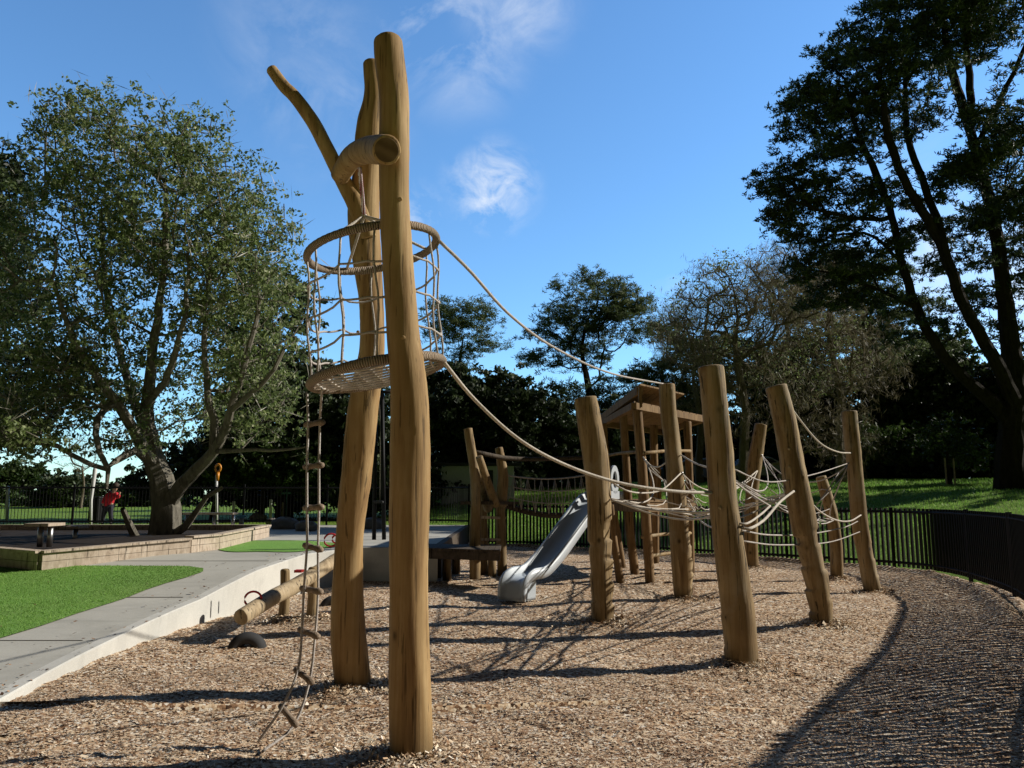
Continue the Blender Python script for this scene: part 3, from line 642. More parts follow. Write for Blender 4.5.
# ------------------------------------------------------------------ TOWER
tw = empty('play_tower', (2.9, 16.2, 0)); tag(tw, 'timber play tower with tilted plank roof above the slide', 'play tower')
def tleg(pl, Y, Yt=None, seed=0, nm='leg'):
    pts, rad = px_pts(pl, Y, Yt); log_mesh(nm, pts, rad, M['sawn'], tw, 12, 'flat', seed=seed, amp=.05, step=.08)
tleg([(650, 580, 10), (646, 520, 10), (641, 460, 10), (637, 408, 10)], 14.55, None, 21)
tleg([(690, 571, 9), (690, 520, 8), (689, 460, 8), (687, 422, 8)], 16.3, None, 22)
tleg([(635, 573, 9), (630, 530, 9), (627, 480, 8), (623, 414, 8)], 15.9, None, 23)
tleg([(622, 566, 8), (613, 510, 8), (606, 460, 8), (603, 424, 8)], 17.3, None, 24)
tleg([(655, 559, 8), (655, 500, 8), (654, 450, 8), (654, 424, 8)], 19.0, None, 25)
tleg([(620, 579, 8), (614, 540, 7), (611, 505, 6)], 14.7, None, 26, 'brace')
def slab(name, q, th, mat, parent, bevel=.006):
    q = [np.array(p, float) for p in q]; nrm = np.cross(q[1] - q[0], q[3] - q[0]); nrm /= np.linalg.norm(nrm)
    if nrm[2] < 0: nrm = -nrm
    v = q + [p + nrm * th for p in q]; mb = MB(); mb.add(v, [(3, 2, 1, 0), (4, 5, 6, 7), (0, 1, 5, 4), (1, 2, 6, 5), (2, 3, 7, 6), (3, 0, 4, 7)]); return mb.build(name, mat, parent, bevel=bevel)
Nn, Ll, Rr = P(634, 406, 14.3), P(602, 424, 17.9), P(703, 419, 16.9)
for p in (Ll, Rr): p[2] = Nn[2]
Bb = Ll + Rr - Nn
mb = MB()
for a, b in ((Nn, Ll), (Nn, Rr), (Rr, Bb), (Ll, Bb)): mb.beam(a, b, .10, .12)
mb.build('roof_frame', M['sawn'], tw)
npl = 9                                               # underside planks of lower roof, set apart
rf = None
mb = MB()
for k in range(npl):
    t0 = (k + .04) / npl; t1 = (k + .96) / npl
    q = [Nn + (Rr - Nn) * t0, Nn + (Rr - Nn) * t1, Ll + (Bb - Ll) * t1, Ll + (Bb - Ll) * t0]
    q = [p + np.array([0, 0, .062]) for p in q]; up = np.array([0, 0, .03]); mb.add(q + [p + up for p in q], [(3, 2, 1, 0), (4, 5, 6, 7), (0, 1, 5, 4), (1, 2, 6, 5), (2, 3, 7, 6), (3, 0, 4, 7)])
mb.build('roof_boards', M['sawn'], tw)
Nh = P(640, 385, 14.4); Rh = Nh + (Rr - Nn) * .62; Rh[2] = Nh[2] + .02; Lh = Ll + np.array([-.05, .1, .16]); Bh = Lh + (Rr - Nn) * .62; Bh[2] = Lh[2] + .02
mb = MB()
for k in range(7):
    t0, t1 = (k + .03) / 7, (k + .97) / 7; q = [Nh + (Rh - Nh) * t0, Nh + (Rh - Nh) * t1, Lh + (Bh - Lh) * t1, Lh + (Bh - Lh) * t0]; up = np.array([0, 0, .03])
    mb.add(q + [p + up for p in q], [(3, 2, 1, 0), (4, 5, 6, 7), (0, 1, 5, 4), (1, 2, 6, 5), (2, 3, 7, 6), (3, 0, 4, 7)])
mb.build('upper_roof', M['sawn'], tw)
mb = MB(); mb.beam(P(640, 407, 14.42), P(640.5, 387, 14.42), .07, .07, (0, 1, 0)); mb.build('roof_prop', M['sawn'], tw)
mb = MB(); mb.beam(P(638, 391, 14.6), P(598, 421, 18.1), .05, .13); mb.build('barge_board', M['sawn'], tw)
# deck, rails, rungs
zc = 1.42
dk = [np.array([2.35, 14.6, zc]), np.array([3.7, 16.3, zc]), np.array([3.1, 19.0, zc]), np.array([1.75, 17.3, zc])]
mb = MB()
for k in range(12):
    t0, t1 = (k + .04) / 12, (k + .96) / 12; q = [dk[0] + (dk[3] - dk[0]) * t0, dk[0] + (dk[3] - dk[0]) * t1, dk[1] + (dk[2] - dk[1]) * t1, dk[1] + (dk[2] - dk[1]) * t0]; up = np.array([0, 0, .04])
    mb.add(q + [p + up for p in q], [(3, 2, 1, 0), (4, 5, 6, 7), (0, 1, 5, 4), (1, 2, 6, 5), (2, 3, 7, 6), (3, 0, 4, 7)])
mb.build('deck', M['sawn'], tw)
for i in range(4):
    a, b = dk[i] - np.array([0, 0, .1]), dk[(i + 1) % 4] - np.array([0, 0, .1]); mb = MB(); mb.beam(a, b, .07, .16); mb.build('deck_beam', M['sawn'], tw)
for (a, b, y0, y1) in (((642, 537), (692, 533), 14.5, 16.3), ((645, 557), (692, 552), 14.5, 16.3), ((644, 453), (690, 451), 14.4, 16.2), ((605, 456), (640, 452), 17.2, 14.6)):
    mb = MB(); mb.tube(spline([P(*a, y0), (P(*a, y0) + P(*b, y1)) / 2 + np.array([0, 0, .02]), P(*b, y1)], 8), .032, 10); mb.build('rail', M['post'], tw, True)
for (xa, ya) in ((2.62, 15.0), (2.45, 15.3), (2.3, 16.3), (3.3, 18.0)):
    mb = MB(); mb.box((xa, ya, zc + .4), (.09, .03, .76)); mb.build('balustrade_board', M['sawn'], tw)

# ------------------------------------------------------------------ SLIDE
foot = G(512, 601); topc = P(604, 503, 14.35); sl = empty('slide', (foot[0], foot[1], 0)); tag(sl, 'light grey plastic slide curving down to the chips from the tower', 'slide')
hd = np.array([topc[0] - foot[0], topc[1] - foot[1], 0]); Ls = np.linalg.norm(hd); hd /= Ls; sd_ = np.array([hd[1], -hd[0], 0])
prof = spline([(0.0, 0, .0), (.03, 0, .15), (.10, 0, .27), (.25, 0, .325), (.6, 0, .345), (.9, 0, .47), (1.25, 0, .68), (2.3, 0, 1.38), (Ls - .12, 0, 1.47), (Ls + .3, 0, 1.48)], 60)
def P3(s, w, z): return np.array([foot[0], foot[1], 0]) + hd * s + sd_ * w + np.array([0, 0, z])
W = .19; v = []
tn = np.gradient(prof, axis=0); tn /= np.linalg.norm(tn, axis=1)[:, None]
cross = [(-W - .03, .10), (-W - .04, .125), (-W - .02, .135), (-W, .12), (-W + .02, .03), (-W * .5, 0), (0, -.01), (W * .5, 0), (W - .02, .03), (W, .12), (W + .02, .135), (W + .04, .125), (W + .03, .10)]
for i_, (p, t) in enumerate(zip(prof, tn)):
    nx, nz = -t[2], t[0]; hs = min(1, .25 + i_ / 11)
    for w_, h_ in cross: v.append(P3(p[0] + nx * h_ * hs, w_, p[2] + nz * h_ * hs))
nc = len(cross); mb = MB(); mb.add(v, [(i * nc + j, i * nc + j + 1, (i + 1) * nc + j + 1, (i + 1) * nc + j) for i in range(59) for j in range(nc - 1)])
o = mb.build('chute', M['slide'], sl, True); md = o.modifiers.new('solid', 'SOLIDIFY'); md.thickness = .012
for sgn in (-1, 1):                                    # outer skirts
    mb = MB(); v = []
    for i_, (p, t) in enumerate(zip(prof, tn)):
        nx, nz = -t[2], t[0]; hs = .12 * min(1, .25 + i_ / 11); x0 = P3(p[0] + nx * hs, sgn * (W + .042), p[2] + nz * hs); hgt = hs + .035
        lo = P3(p[0] + nx * (hs - hgt), sgn * (W + .035), p[2] + nz * (hs - hgt)); lo[2] = max(lo[2], 0.0); v += [x0, lo]
    mb.add(v, [(2 * i, 2 * i + 1, 2 * i + 3, 2 * i + 2) for i in range(59)]); o = mb.build('side_skirt', M['slidew'], sl, True); md = o.modifiers.new('solid', 'SOLIDIFY'); md.thickness = .015
mb = MB()                                              # support box under the foot
mb.add([P3(.12, -W, 0), P3(.12, W, 0), P3(.34, W, 0), P3(.34, -W, 0), P3(.16, -W, .26), P3(.16, W, .26), P3(.36, W, .30), P3(.36, -W, .30)], [(0, 1, 5, 4), (1, 2, 6, 5), (2, 3, 7, 6), (3, 0, 4, 7), (4, 5, 6, 7)])
mb.build('foot_support', M['slide'], sl)
for k, w_ in enumerate((-W - .05, W + .05)):             # hooped side panels at the top
    ov = [(math.cos(a) * .15, math.sin(a) * .25) for a in np.linspace(0, 2 * math.pi, 24, endpoint=False)]; mb = MB()
    f_ = [P3(Ls - .05 + x, w_ - .02, 1.82 + z) for x, z in ov]; b_ = [P3(Ls - .05 + x, w_ + .02, 1.82 + z) for x, z in ov]
    fi = [P3(Ls - .05 + x * .55, w_ - .02, 1.82 + z * .6) for x, z in ov]; bi = [P3(Ls - .05 + x * .55, w_ + .02, 1.82 + z * .6) for x, z in ov]; n = 24
    mb.add(f_ + b_ + fi + bi, [(i, (i + 1) % n, n + (i + 1) % n, n + i) for i in range(n)] + [(i, (i + 1) % n, 2 * n + (i + 1) % n, 2 * n + i) for i in range(n)] +
           [(n + i, n + (i + 1) % n, 3 * n + (i + 1) % n, 3 * n + i) for i in range(n)] + [(2 * n + i, 2 * n + (i + 1) % n, 3 * n + (i + 1) % n, 3 * n + i) for i in range(n)])
    c0 = P3(Ls - .05, w_, 1.55); mb.add([P3(Ls - .2, w_ - .02, 1.48), P3(Ls + .1, w_ - .02, 1.48), P3(Ls + .1, w_ - .02, 1.62), P3(Ls - .2, w_ - .02, 1.62), P3(Ls - .2, w_ + .02, 1.48), P3(Ls + .1, w_ + .02, 1.48), P3(Ls + .1, w_ + .02, 1.62), P3(Ls - .2, w_ + .02, 1.62)],
           [(3, 2, 1, 0), (4, 5, 6, 7), (0, 1, 5, 4), (1, 2, 6, 5), (2, 3, 7, 6), (3, 0, 4, 7)])
    mb.build('handhold_panel', M['slidew'], sl)

# ------------------------------------------------------------------ LEFT CLIMBING FRAME + NET BRIDGE
cf = empty('log_climber', (-.5, 15.4, 0)); tag(cf, 'log climbing frame with crossed logs at the left end of the rope bridge', 'climbing frame')
def cleg(nm, pl, Y, seed, Yt=None):
    pts, rad = px_pts(pl, Y, Yt); log_mesh(nm, pts, rad, M['post'], cf, 12, 'flat', seed=seed, amp=.05, step=.07)
cleg('leg', [(475, 577, 11), (475, 540, 11), (475, 480, 10), (468, 429, 9)], 15.0, 31)
cleg('leg', [(502, 572, 10), (501, 530, 10), (500, 500, 9)], 15.8, 32); cleg('leg', [(501, 500, 12), (503, 475, 11), (499, 448, 8)], 15.8, 33)
cleg('leg', [(485, 560, 8), (484, 520, 8), (484, 500, 8)], 17.2, 39)
cleg('crossed_log', [(494, 500, 9), (486, 478, 8), (479, 457, 7)], 15.2, 34, 14.8); cleg('crossed_log', [(487, 505, 9), (480, 480, 8), (474, 458, 7)], 16.2, 35, 15.3)
for yy in (517, 539): 
    mb = MB(); mb.beam(P(474, yy, 15.1), P(503, yy + 1, 15.9), .14, .05); mb.build('step', M['greywood'], cf)
mb = MB(); mb.beam(P(475, 503, 15.1), P(505, 503, 16.4), .6, .06); mb.build('landing', M['darkwood_and_shade'], cf)
br = empty('rope_bridge', P(550, 512, 16.2)); tag(br, 'sagging rope net bridge between the climbing frame and the roofed tower', 'rope bridge')
mb = MB(); a0, b0 = P(500, 503, 16), P(609, 506, 16.8)
mb.tube(rope_pts(a0, b0, .22, 24), .06, 10); mb.build('footway', M['darkwood_and_shade'], br, True)
for dy in (0.0, .75):
    lo = rope_pts(P(500, 503, 15.9 + dy), P(609, 506, 16.7 + dy), .20, 17); hi = rope_pts(P(500, 474, 15.9 + dy), P(607, 470, 16.7 + dy), .14, 17)
    mb = MB()
    mb.tube(hi, .014, 7)
    for f in (.3, .65): mb.tube(lo + (hi - lo) * f, .008, 6)
    for k in range(16):
        mb.tube([lo[k], hi[k]], .008, 6)
        mb.tube([lo[k], hi[min(k + 1, 16)]] if k % 2 else [hi[k], lo[min(k + 1, 16)]], .007, 6)
    mb.build('net_side', M['rope2'], br, True)
mb = MB(); mb.tube(spline([P(474, 452, 15.1), P(520, 459, 16.0), P(606, 457, 17.2)], 12), .045, 10); mb.build('handrail_pole', M['darkwood_and_shade'], br, True)
# low deck
ld = empty('low_deck', (-1.0, 14.6, 0)); tag(ld, 'low dark timber deck on short stumps beside the climbing frame', 'deck')
zt = .56; c = [np.array([-1.62, 14.3, zt + .02]), G(500, 553, zt), np.array([-.2, 15.45, zt]), np.array([-1.62, 15.45, zt + .02])]
mb = MB()
for k in range(14):
    t0, t1 = (k + .03) / 14, (k + .97) / 14; q = [c[0] + (c[1] - c[0]) * t0, c[0] + (c[1] - c[0]) * t1, c[3] + (c[2] - c[3]) * t1, c[3] + (c[2] - c[3]) * t0]; up = np.array([0, 0, .05])
    mb.add(q + [p + up for p in q], [(3, 2, 1, 0), (4, 5, 6, 7), (0, 1, 5, 4), (1, 2, 6, 5), (2, 3, 7, 6), (3, 0, 4, 7)])
mb.build('boards', M['darkwood_and_shade'], ld)
mb = MB(); mb.beam(c[0] - [0, -.05, .07], c[1] - [0, -.05, .07], .08, .13); mb.build('edge_beam', M['darkwood_and_shade'], ld)
for (x_, y_) in ((431, 578), (447, 579), (456, 574), (484, 574), (492, 577)):
    g = G(x_, y_); mb = MB(); mb.tube([(g[0], g[1], -.1), (g[0], g[1], .2), (g[0], g[1], .50)], [.085, .08, .08], 12); mb.build('stump', M['post'], ld, True)

# ------------------------------------------------------------------ SEESAW
A3, M3, B3 = P(241, 617, 8.75), P(298, 584, 9.95), P(342, 556, 11.0)
ss = empty('seesaw', G(298, 620)); tag(ss, 'log seesaw tilted down to the left over half buried tyres', 'seesaw')
log_mesh('log', np.array([A3, (A3 + M3) / 2 + [0, 0, .015], M3, B3]), [.085, .09, .092, .088], M['palelog'], ss, 18, 'flat', seed=41, amp=.04, base_ext=0)
for (x_, y0, yt) in ((285, 619, 571), (313, 620, 569)):
    pts, rad = px_pts([(x_ - 2, y0, 10.5), (x_, (y0 + yt) / 2, 10), (x_, yt, 9.5)], G(x_, y0)[1]); log_mesh('support_post', pts, rad, M['post'], ss, 14, 'round', seed=int(x_), amp=.03)
mb = MB(); mb.tube([P(283, 590, 9.9), P(315, 589, 9.9)], .018, 8); mb.build('axle', M['metal'], ss, True)
def handle(c, r, nm='handle'):
    mb = MB(); mb.tube([c + np.array([r * math.cos(a), .3 * r * math.cos(a), r * .95 * math.sin(a)]) for a in np.linspace(0, 2 * math.pi, 21)], .012, 8, False); mb.build(nm, M['red'], ss, True)
handle(P(253, 599, 9.05), .085); handle(P(331, 540, 10.7), .085); handle(P(337, 539, 10.9), .06)
mb = MB(); mb.box(P(299, 571, 9.9), (.09, .12, .03)); mb.build('pad', M['red'], ss)
mb = MB(); e = P(245, 622, 8.8); mb.tube([e, e - [0, 0, .14]], .012, 8); mb.build('bumper_rod', M['metal'], ss)
def tyre(px, py, label):
    g = G(px, py); mb = MB(); n = 24; sd = 10; v = []; R = .14; r_ = .065
    for i in range(n + 1):
        a = math.pi * i / n
        for k in range(sd):
            q = 2 * math.pi * k / sd; rr = R + r_ * math.cos(q) * (1 if True else 0); v.append((g[0] + rr * math.cos(a) * .92, g[1] + r_ * 1.1 * math.sin(q) + rr * math.cos(a) * .35, -.07 + rr * math.sin(a)))
    mb.add(v, [(i * sd + k, (i + 1) * sd + k, (i + 1) * sd + (k + 1) % sd, i * sd + (k + 1) % sd) for i in range(n) for k in range(sd)])
    tag(mb.build('rubber_bumper', M['rubber'], None, True), label, 'tyre', 'half buried seesaw tyres')
tyre(247, 645, 'black half buried tyre under the lowered left end of the seesaw'); tyre(333, 605, 'black half buried tyre under the raised seesaw end, behind the forked pole')

# ------------------------------------------------------------------ FENCES
def fence(name, poly, zf, label, gap=.105, h=1.2, post_every=2.35, wp=.013):
    p = spline([(x, y, 0) for x, y in poly], 400); s = np.r_[0, np.cumsum(np.linalg.norm(np.diff(p, axis=0), axis=1))]
    def at(q): return np.array([np.interp(q, s, p[:, 0]), np.interp(q, s, p[:, 1]), 0])
    r = empty(name, (poly[0][0], poly[0][1], 0)); tag(r, label, 'fence'); L = s[-1]; npan = int(L / post_every)
    for k in range(npan):
        q0 = L * k / npan; q1 = L * (k + 1) / npan; pk = MB(); nn = int((q1 - q0) / gap)
        for j in range(1, nn + 1):
            c = at(q0 + (q1 - q0) * j / (nn + 1)); z = float(zf(c[0], c[1])); d = at(q0 + (q1 - q0) * j / (nn + 1) + .05) - c; a = math.atan2(d[1], d[0])
            pk.box((c[0], c[1], z + .05 + h / 2), (wp, wp, h), [[math.cos(a), -math.sin(a), 0], [math.sin(a), math.cos(a), 0], [0, 0, 1]])
        pk.build('pickets', M['black'], r)
        for zz in (.14, h - .02):
            rp = []
            for j in range(6):
                a = at(q0 + (q1 - q0) * j / 5); a[2] = zf(a[0], a[1]) + zz; rp.append(a)
            rl = MB(); rl.tube(rp, .028, 4); rl.build('rail', M['black'], r)
        c = at(q0); z = float(zf(c[0], c[1])); ps = MB(); ps.box((c[0], c[1], z + .56), (.055, .055, 1.42)); ps.box((c[0], c[1], z + 1.28), (.064, .064, .02)); ps.build('post', M['black'], r)
fence('picket_fence', FR, lambda x, y: HC(x, y) * 0 + .0, 'black metal picket fence curving around the chips on the right', gap=.115, wp=.044, h=1.22)
fence('picket_fence', FL, lambda x, y: .6 + 0 * x, 'black metal picket fence running straight across behind the left path')

# ------------------------------------------------------------------ PLANTER BOX + furniture on the left
zb = .53
A, B, C = np.array([-6.70, 11.55, .49]), np.array([-5.36, 13.45, .60]), np.array([-5.17, 14.2, .60])
Fk = np.array([-10.5, 13.2, .60]); D = np.array([-5.6, 18.5, .6]); E = np.array([-12.0, 18.5, .6])
pb = empty('timber_planter', A); tag(pb, 'low sunlit timber edged planter box around the big tree', 'planter')
pol = [Fk, A, B, C, D, E]
for i in range(6):
    a, b = pol[i].copy(), pol[(i + 1) % 6].copy(); mb = MB(); z0 = min(a[2], b[2]) - .05
    for k, hgt in enumerate((.02, .14)):
        aa = a.copy(); bb = b.copy(); aa[2] = float(zp(a[1])) * .5 + .26 + hgt; bb[2] = aa[2] if False else float(zp(b[1])) * .5 + .26 + hgt
        aa[2] = a[2] + hgt + .04; bb[2] = b[2] + hgt + .04 - (.03 if i == 1 else 0); mb.beam(aa, bb, .10, .114)
    mb.build('side_board', M['greywood'], pb)
    aa = a.copy(); bb = b.copy(); aa[2] = a[2] + .26; bb[2] = b[2] + .26 - (.03 if i == 1 else 0); mb = MB(); mb.beam(aa, bb, .18, .035); mb.build('cap_board', M['greywood'], pb)
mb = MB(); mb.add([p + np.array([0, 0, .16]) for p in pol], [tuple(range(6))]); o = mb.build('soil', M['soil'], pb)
def bench(px0, px1, py, Y, ln, label, legs=(0.12, .88), h=.42):
    a = P(px0, py, Y); b = P(px1, py, Y); c = (a + b) / 2; r = empty('bench', (c[0], c[1], c[2] - h)); tag(r, label, 'bench')
    mb = MB(); mb.box((c[0], c[1], c[2]), (b[0] - a[0], ln, .05)); mb.build('seat', M['greywood'], r, bevel=.006)
    for f in legs:
        x_ = a[0] + (b[0] - a[0]) * f; mb = MB(); mb.tube([(x_, c[1], c[2] - h), (x_, c[1], c[2] - .026)], .045, 12); mb.build('leg', M['metal'], r, True)
bench(33, 57, 524.5, 13.2, .5, 'small bench with pale seat and steel legs behind the planter edge', (.35, .75), .36)
bench(68, 84, 527, 15.5, .4, 'small dark stool in the shade right of the pale seat bench', (.5,), .36)
bench(183, 236, 513.5, 20.0, .45, 'long low bench in the shade right of the big tree trunk', (.08, .6, .95), .42)
# drinking fountain
g = Gp(241, 529); r = empty('drinking_fountain', g); tag(r, 'short concrete drinking fountain with a teal bowl top', 'drinking fountain')
mb = MB(); mb.tube([g + [0, 0, z] for z in (0, .05, .06, .3)], [.13, .13, .065, .06], 14); mb.build('pedestal', M['kerb'], r, True)
mb = MB(); mb.tube([g + [0, 0, z] for z in (.30, .34, .38)], [.07, .15, .16], 14); mb.build('bowl', M['teal'], r, True)
# teal mast
g = Gp(286, 519); r = empty('play_mast', g); tag(r, 'tall thin pale teal mast with small tray shaded below trees', 'mast')
mb = MB(); zt_ = P(286, 425, g[1])[2]; mb.tube([g, (g[0], g[1], zt_)], .035, 10); mb.build('mast', M['teal'], r, True)
mb = MB(); q = P(287, 493, g[1]); mb.box(q, (.45, .3, .10)); mb.build('tray', M['teal'], r, bevel=.02)
mb = MB(); q = P(283, 505, g[1] - .2); mb.tube([(q[0], q[1], .6), (q[0], q[1], q[2] + .1)], .05, 10); mb.build('side_post', M['greywood'], r, True)
# boulders
for i, (bx, by, br_, lb) in enumerate(((285, 529, .32, 'largest grey boulder at the foot of the teal mast'), (258, 520, .26, 'flat pale boulder between the fountain and the teal mast'), (272, 524, .18, 'small boulder left of the largest one'), (306, 531, .26, 'dark boulder just left of the rope ladder'), (372, 529, .3, 'boulder behind the swing frame legs'))):
    g = Gp(bx, by); mb = MB(); mb.ball((g[0], g[1], g[2] + br_ * .35), br_, 14, 9, .13, (1.25, .9, .7)); o = mb.build('boulder', M['rock'], None, True); tag(o, lb, 'boulder', 'boulders beside the path')
# orange-topped post
g = np.array([P(217, 520, 27)[0], 27, .55]); r = empty('marker_pole', g); tag(r, 'thin white pole with a bright orange ring top seen beside the trunk', 'marker pole')
mb = MB(); mb.tube([g, P(216.5, 475, 27)], .045, 10); mb.build('pole', M['white'], r, True)
mb = MB(); q = P(218, 468, 27); mb.tube([q + np.array([  .09 * math.cos(a), 0, .12 * math.sin(a)]) for a in np.linspace(0, 6.283, 18)], .04, 8, False); mb.tube([q - [0, 0, .15], q - [0, 0, .42]], [.07, .05], 8); mb.build('ring', M['orange'], r, True)
for (x_, yt, yb, lb) in ((8, 486, 512, 'thin white post beyond the fence at the far left'), (234, 501, 509, 'short pale bollard behind the fence right of orange topped pole'), (271, 499, 507, 'short pale bollard behind the fence left of teal mast')):
    a = P(x_, yb, 30); b = P(x_, yt, 30); mb = MB(); mb.tube([(a[0], 30, float(HL(a[0], 30)) - .1), b - [0, 0, .02], b], [.06, .06, .03], 10); tag(mb.build('white_post', M['white'], None, True), lb, 'post')
# bin + leaning white sign pole
g = Gp(95, 523); r = empty('rubbish_bin', g); tag(r, 'black rubbish bin by the fence left of the child in red', 'rubbish bin')
mb = MB(); mb.box(g + [0, 0, .42], (.36, .36, .84)); mb.build('bin_body', M['black'], r, bevel=.04); mb = MB(); mb.box(g + [0, 0, .87], (.40, .42, .05)); mb.build('lid', M['rubber'], r, bevel=.02)
mb = MB(); mb.tube([(P(91, 523, 27)[0], 27, .5), P(91, 500, 27), P(95, 470, 27), P(95, 467, 27)], [.045, .05, .07, .04], 10); tag(mb.build('white_pole', M['white'], None, True), 'slightly leaning white pole behind the black rubbish bin', 'pole')

# swing frame
r = empty('rope_swing', (-3.0, 17.6, .6)); tag(r, 'dark swing frame with pale hanging ropes seen between the tall poles', 'swing')
YS = 17.4
for (x0_, x1_) in ((374, 376), (384, 382)):
    a, b = P(x0_, 541, YS), P(x1_, 392, YS); a[2] = .6; mb = MB(); mb.tube([a, b], .045, 10); mb.build('leg', M['black'], r, True)
mb = MB(); mb.tube([P(368, 392, YS), P(396, 392, YS)], .04, 10); mb.build('beam', M['black'], r, True)
for (xt, xb) in ((377, 374), (381, 380), (379, 384)):
    mb = MB(); mb.tube([P(xt, 392, YS), P(xb, 500, YS)], .011, 6); mb.build('hanging_rope', M['rope2'], r, True)
mb = MB(); mb.box(P(379, 502, YS), (.22, .3, .05)); mb.build('seat', M['rubber'], r, bevel=.02)

# building
gz = float(HL(-2, 36)); r = empty('small_building', (-2, 36, gz)); tag(r, 'small pale park building with a dark flat roof beyond the fence', 'building')
a, b = P(441, 500, 36), P(514, 500, 36); top_ = P(441, 466, 36)[2]
mb = MB(); mb.box(((a[0] + b[0]) / 2, 38, (top_ + gz) / 2 - .2), (b[0] - a[0], 4, top_ - gz + .4)); mb.build('wall', M['render'], r, bevel=.02)
mb = MB(); mb.box(((a[0] + b[0]) / 2, 38, top_ + .07), (b[0] - a[0] + .7, 4.6, .14)); mb.build('roof', M['roofdark'], r, bevel=.02)
mb = MB(); mb.box((P(483, 490, 36)[0], 35.985, gz + (top_ - gz) * .45), (.9, .04, (top_ - gz) * .86)); mb.build('door', M['roofdark'], r)
# car
def car(px, Y, label):
    c = P(px, 488, Y); x0 = c[0]; z0 = float(HL(x0, Y)); r = empty('parked_car', (x0, Y, z0)); tag(r, label, 'car')
    prof_ = [(-2.2, .35), (-2.22, .75), (-2.0, .92), (-1.1, 1.0), (-.55, 1.42), (1.0, 1.46), (1.75, 1.02), (2.2, .95), (2.25, .55), (2.2, .35)]; ww = .85; n = len(prof_)
    v = [(x0 + x, Y - ww, z0 + z) for x, z in prof_] + [(x0 + x, Y + ww, z0 + z) for x, z in prof_]
    mb = MB(); mb.add(v, [(i, (i + 1) % n, n + (i + 1) % n, n + i) for i in range(n)] + [tuple(range(n))[::-1], tuple(range(n, 2 * n))]); mb.build('body', M['carpaint'], r, bevel=.05)
    for yy in (-ww - .01, ww + .01):
        mb = MB(); mb.add([(x0 + x, Y + yy, z0 + z) for x, z in ((-.95, 1.0), (-.5, 1.35), (.95, 1.39), (1.45, 1.05))], [(0, 1, 2, 3)]); mb.build('side_window', M['glass'], r)
    for s in (-1.35, 1.4):
        for yy in (-ww, ww):
            mb = MB(); mb.tube([(x0 + s, Y + yy - .1, z0 + .32), (x0 + s, Y + yy + .1, z0 + .32)], .32, 18); w = mb.build('wheel', M['rubber'], r)
            mb = MB(); mb.tube([(x0 + s, Y + yy - .11, z0 + .32), (x0 + s, Y + yy + .11, z0 + .32)], .18, 14); h = mb.build('rim', M['metal'], None); h.parent = w
    mb = MB(); mb.box((x0 + .2, Y, z0 + 1.50), (1.3, 1.4, .03)); mb.build('roof_rack', M['white'], r)
car(752, 48, 'silver car parked beyond the lawn behind the leaning post'); car(692, 52, 'second silver car half hidden behind the slim post')

# ------------------------------------------------------------------ CHILD IN RED
def skin_fig(name, verts, edges, radii, mat, parent, sub=2, root=0):
    me = bpy.data.meshes.new(name); me.from_pydata([tuple(map(float, v)) for v in verts], edges, []); o = link(name, me, mat, parent)
    o.modifiers.new('skin', 'SKIN'); me.skin_vertices.new() if not me.skin_vertices else None
    for i, rr in enumerate(radii):
        d = me.skin_vertices[0].data[i]; d.radius = (rr, rr) if np.isscalar(rr) else rr; d.use_root = (i == root)
    s = o.modifiers.new('sub', 'SUBSURF'); s.levels = s.render_levels = sub; return o
g = Gp(107, 524.5); r = empty('person', g); tag(r, 'child in a loose red jacket leaning toward the big tree', 'person')
def q(x, y, z): return g + np.array([x, y, z])
body = [q(0, 0, .62), q(.05, 0, .80), q(.13, -.02, .98), q(.17, -.03, 1.06), q(.21, -.04, 1.16), q(.225, -.05, 1.25), q(-.08, .02, .58), q(-.13, .0, .32), q(-.16, .03, .05), q(-.10, -.06, .03), q(.08, -.02, .58), q(.12, -.05, .32), q(.13, .0, .05), q(.19, -.08, .03),
        q(.02, .02, 1.0), q(-.10, -.02, .82), q(-.12, -.08, .66), q(.24, -.02, .97), q(.34, -.10, .86), q(.40, -.12, .99), q(-.125, -.10, .60), q(.415, -.12, 1.05)]
edg = [(0, 1), (1, 2), (2, 3), (3, 4), (4, 5), (0, 6), (6, 7), (7, 8), (8, 9), (0, 10), (10, 11), (11, 12), (12, 13), (2, 14), (14, 15), (15, 16), (16, 20), (2, 17), (17, 18), (18, 19), (19, 21)]
rad_ = [.11, .11, .10, .045, .085, .075, .075, .055, .04, .035, .075, .055, .04, .035, .05, .04, .03, .05, .04, .03, .028, .028]
skin_fig('body', body, edg, rad_, M['skin'], r)
skin_fig('jacket', [q(-.02, .0, .56), q(.0, .0, .70), q(.06, 0, .85), q(.13, -.02, .99), q(.01, .02, 1.0), q(-.12, -.02, .82), q(-.14, -.08, .66), q(.25, -.02, .97), q(.35, -.10, .86), q(.395, -.12, .97), q(-.10, .02, .50), q(.09, .0, .50)],
         [(0, 1), (1, 2), (2, 3), (3, 4), (4, 5), (5, 6), (3, 7), (7, 8), (8, 9), (0, 10), (0, 11)], [.16, .17, .16, .12, .085, .075, .06, .085, .065, .05, .12, .12], M['redcloth'], r)
skin_fig('trousers', [q(0, 0, .60), q(-.085, .02, .55), q(-.13, 0, .32), q(-.16, .03, .09), q(.085, -.02, .55), q(.12, -.05, .32), q(.13, 0, .09)], [(0, 1), (1, 2), (2, 3), (0, 4), (4, 5), (5, 6)], [.13, .095, .075, .06, .095, .075, .06], M['navy'], r)
mb = MB(); mb.ball(q(.20, -.0, 1.25), .115, 14, 10, .06, (1, 1.05, .95)); mb.build('hair', M['hair'], r, True)
mb = MB()
for sx in (-.03, .03): mb.ball(q(.235 + sx, -.125, 1.21), .012, 8, 6)
mb.build('eyes', M['hair'], r, True)
mb = MB()
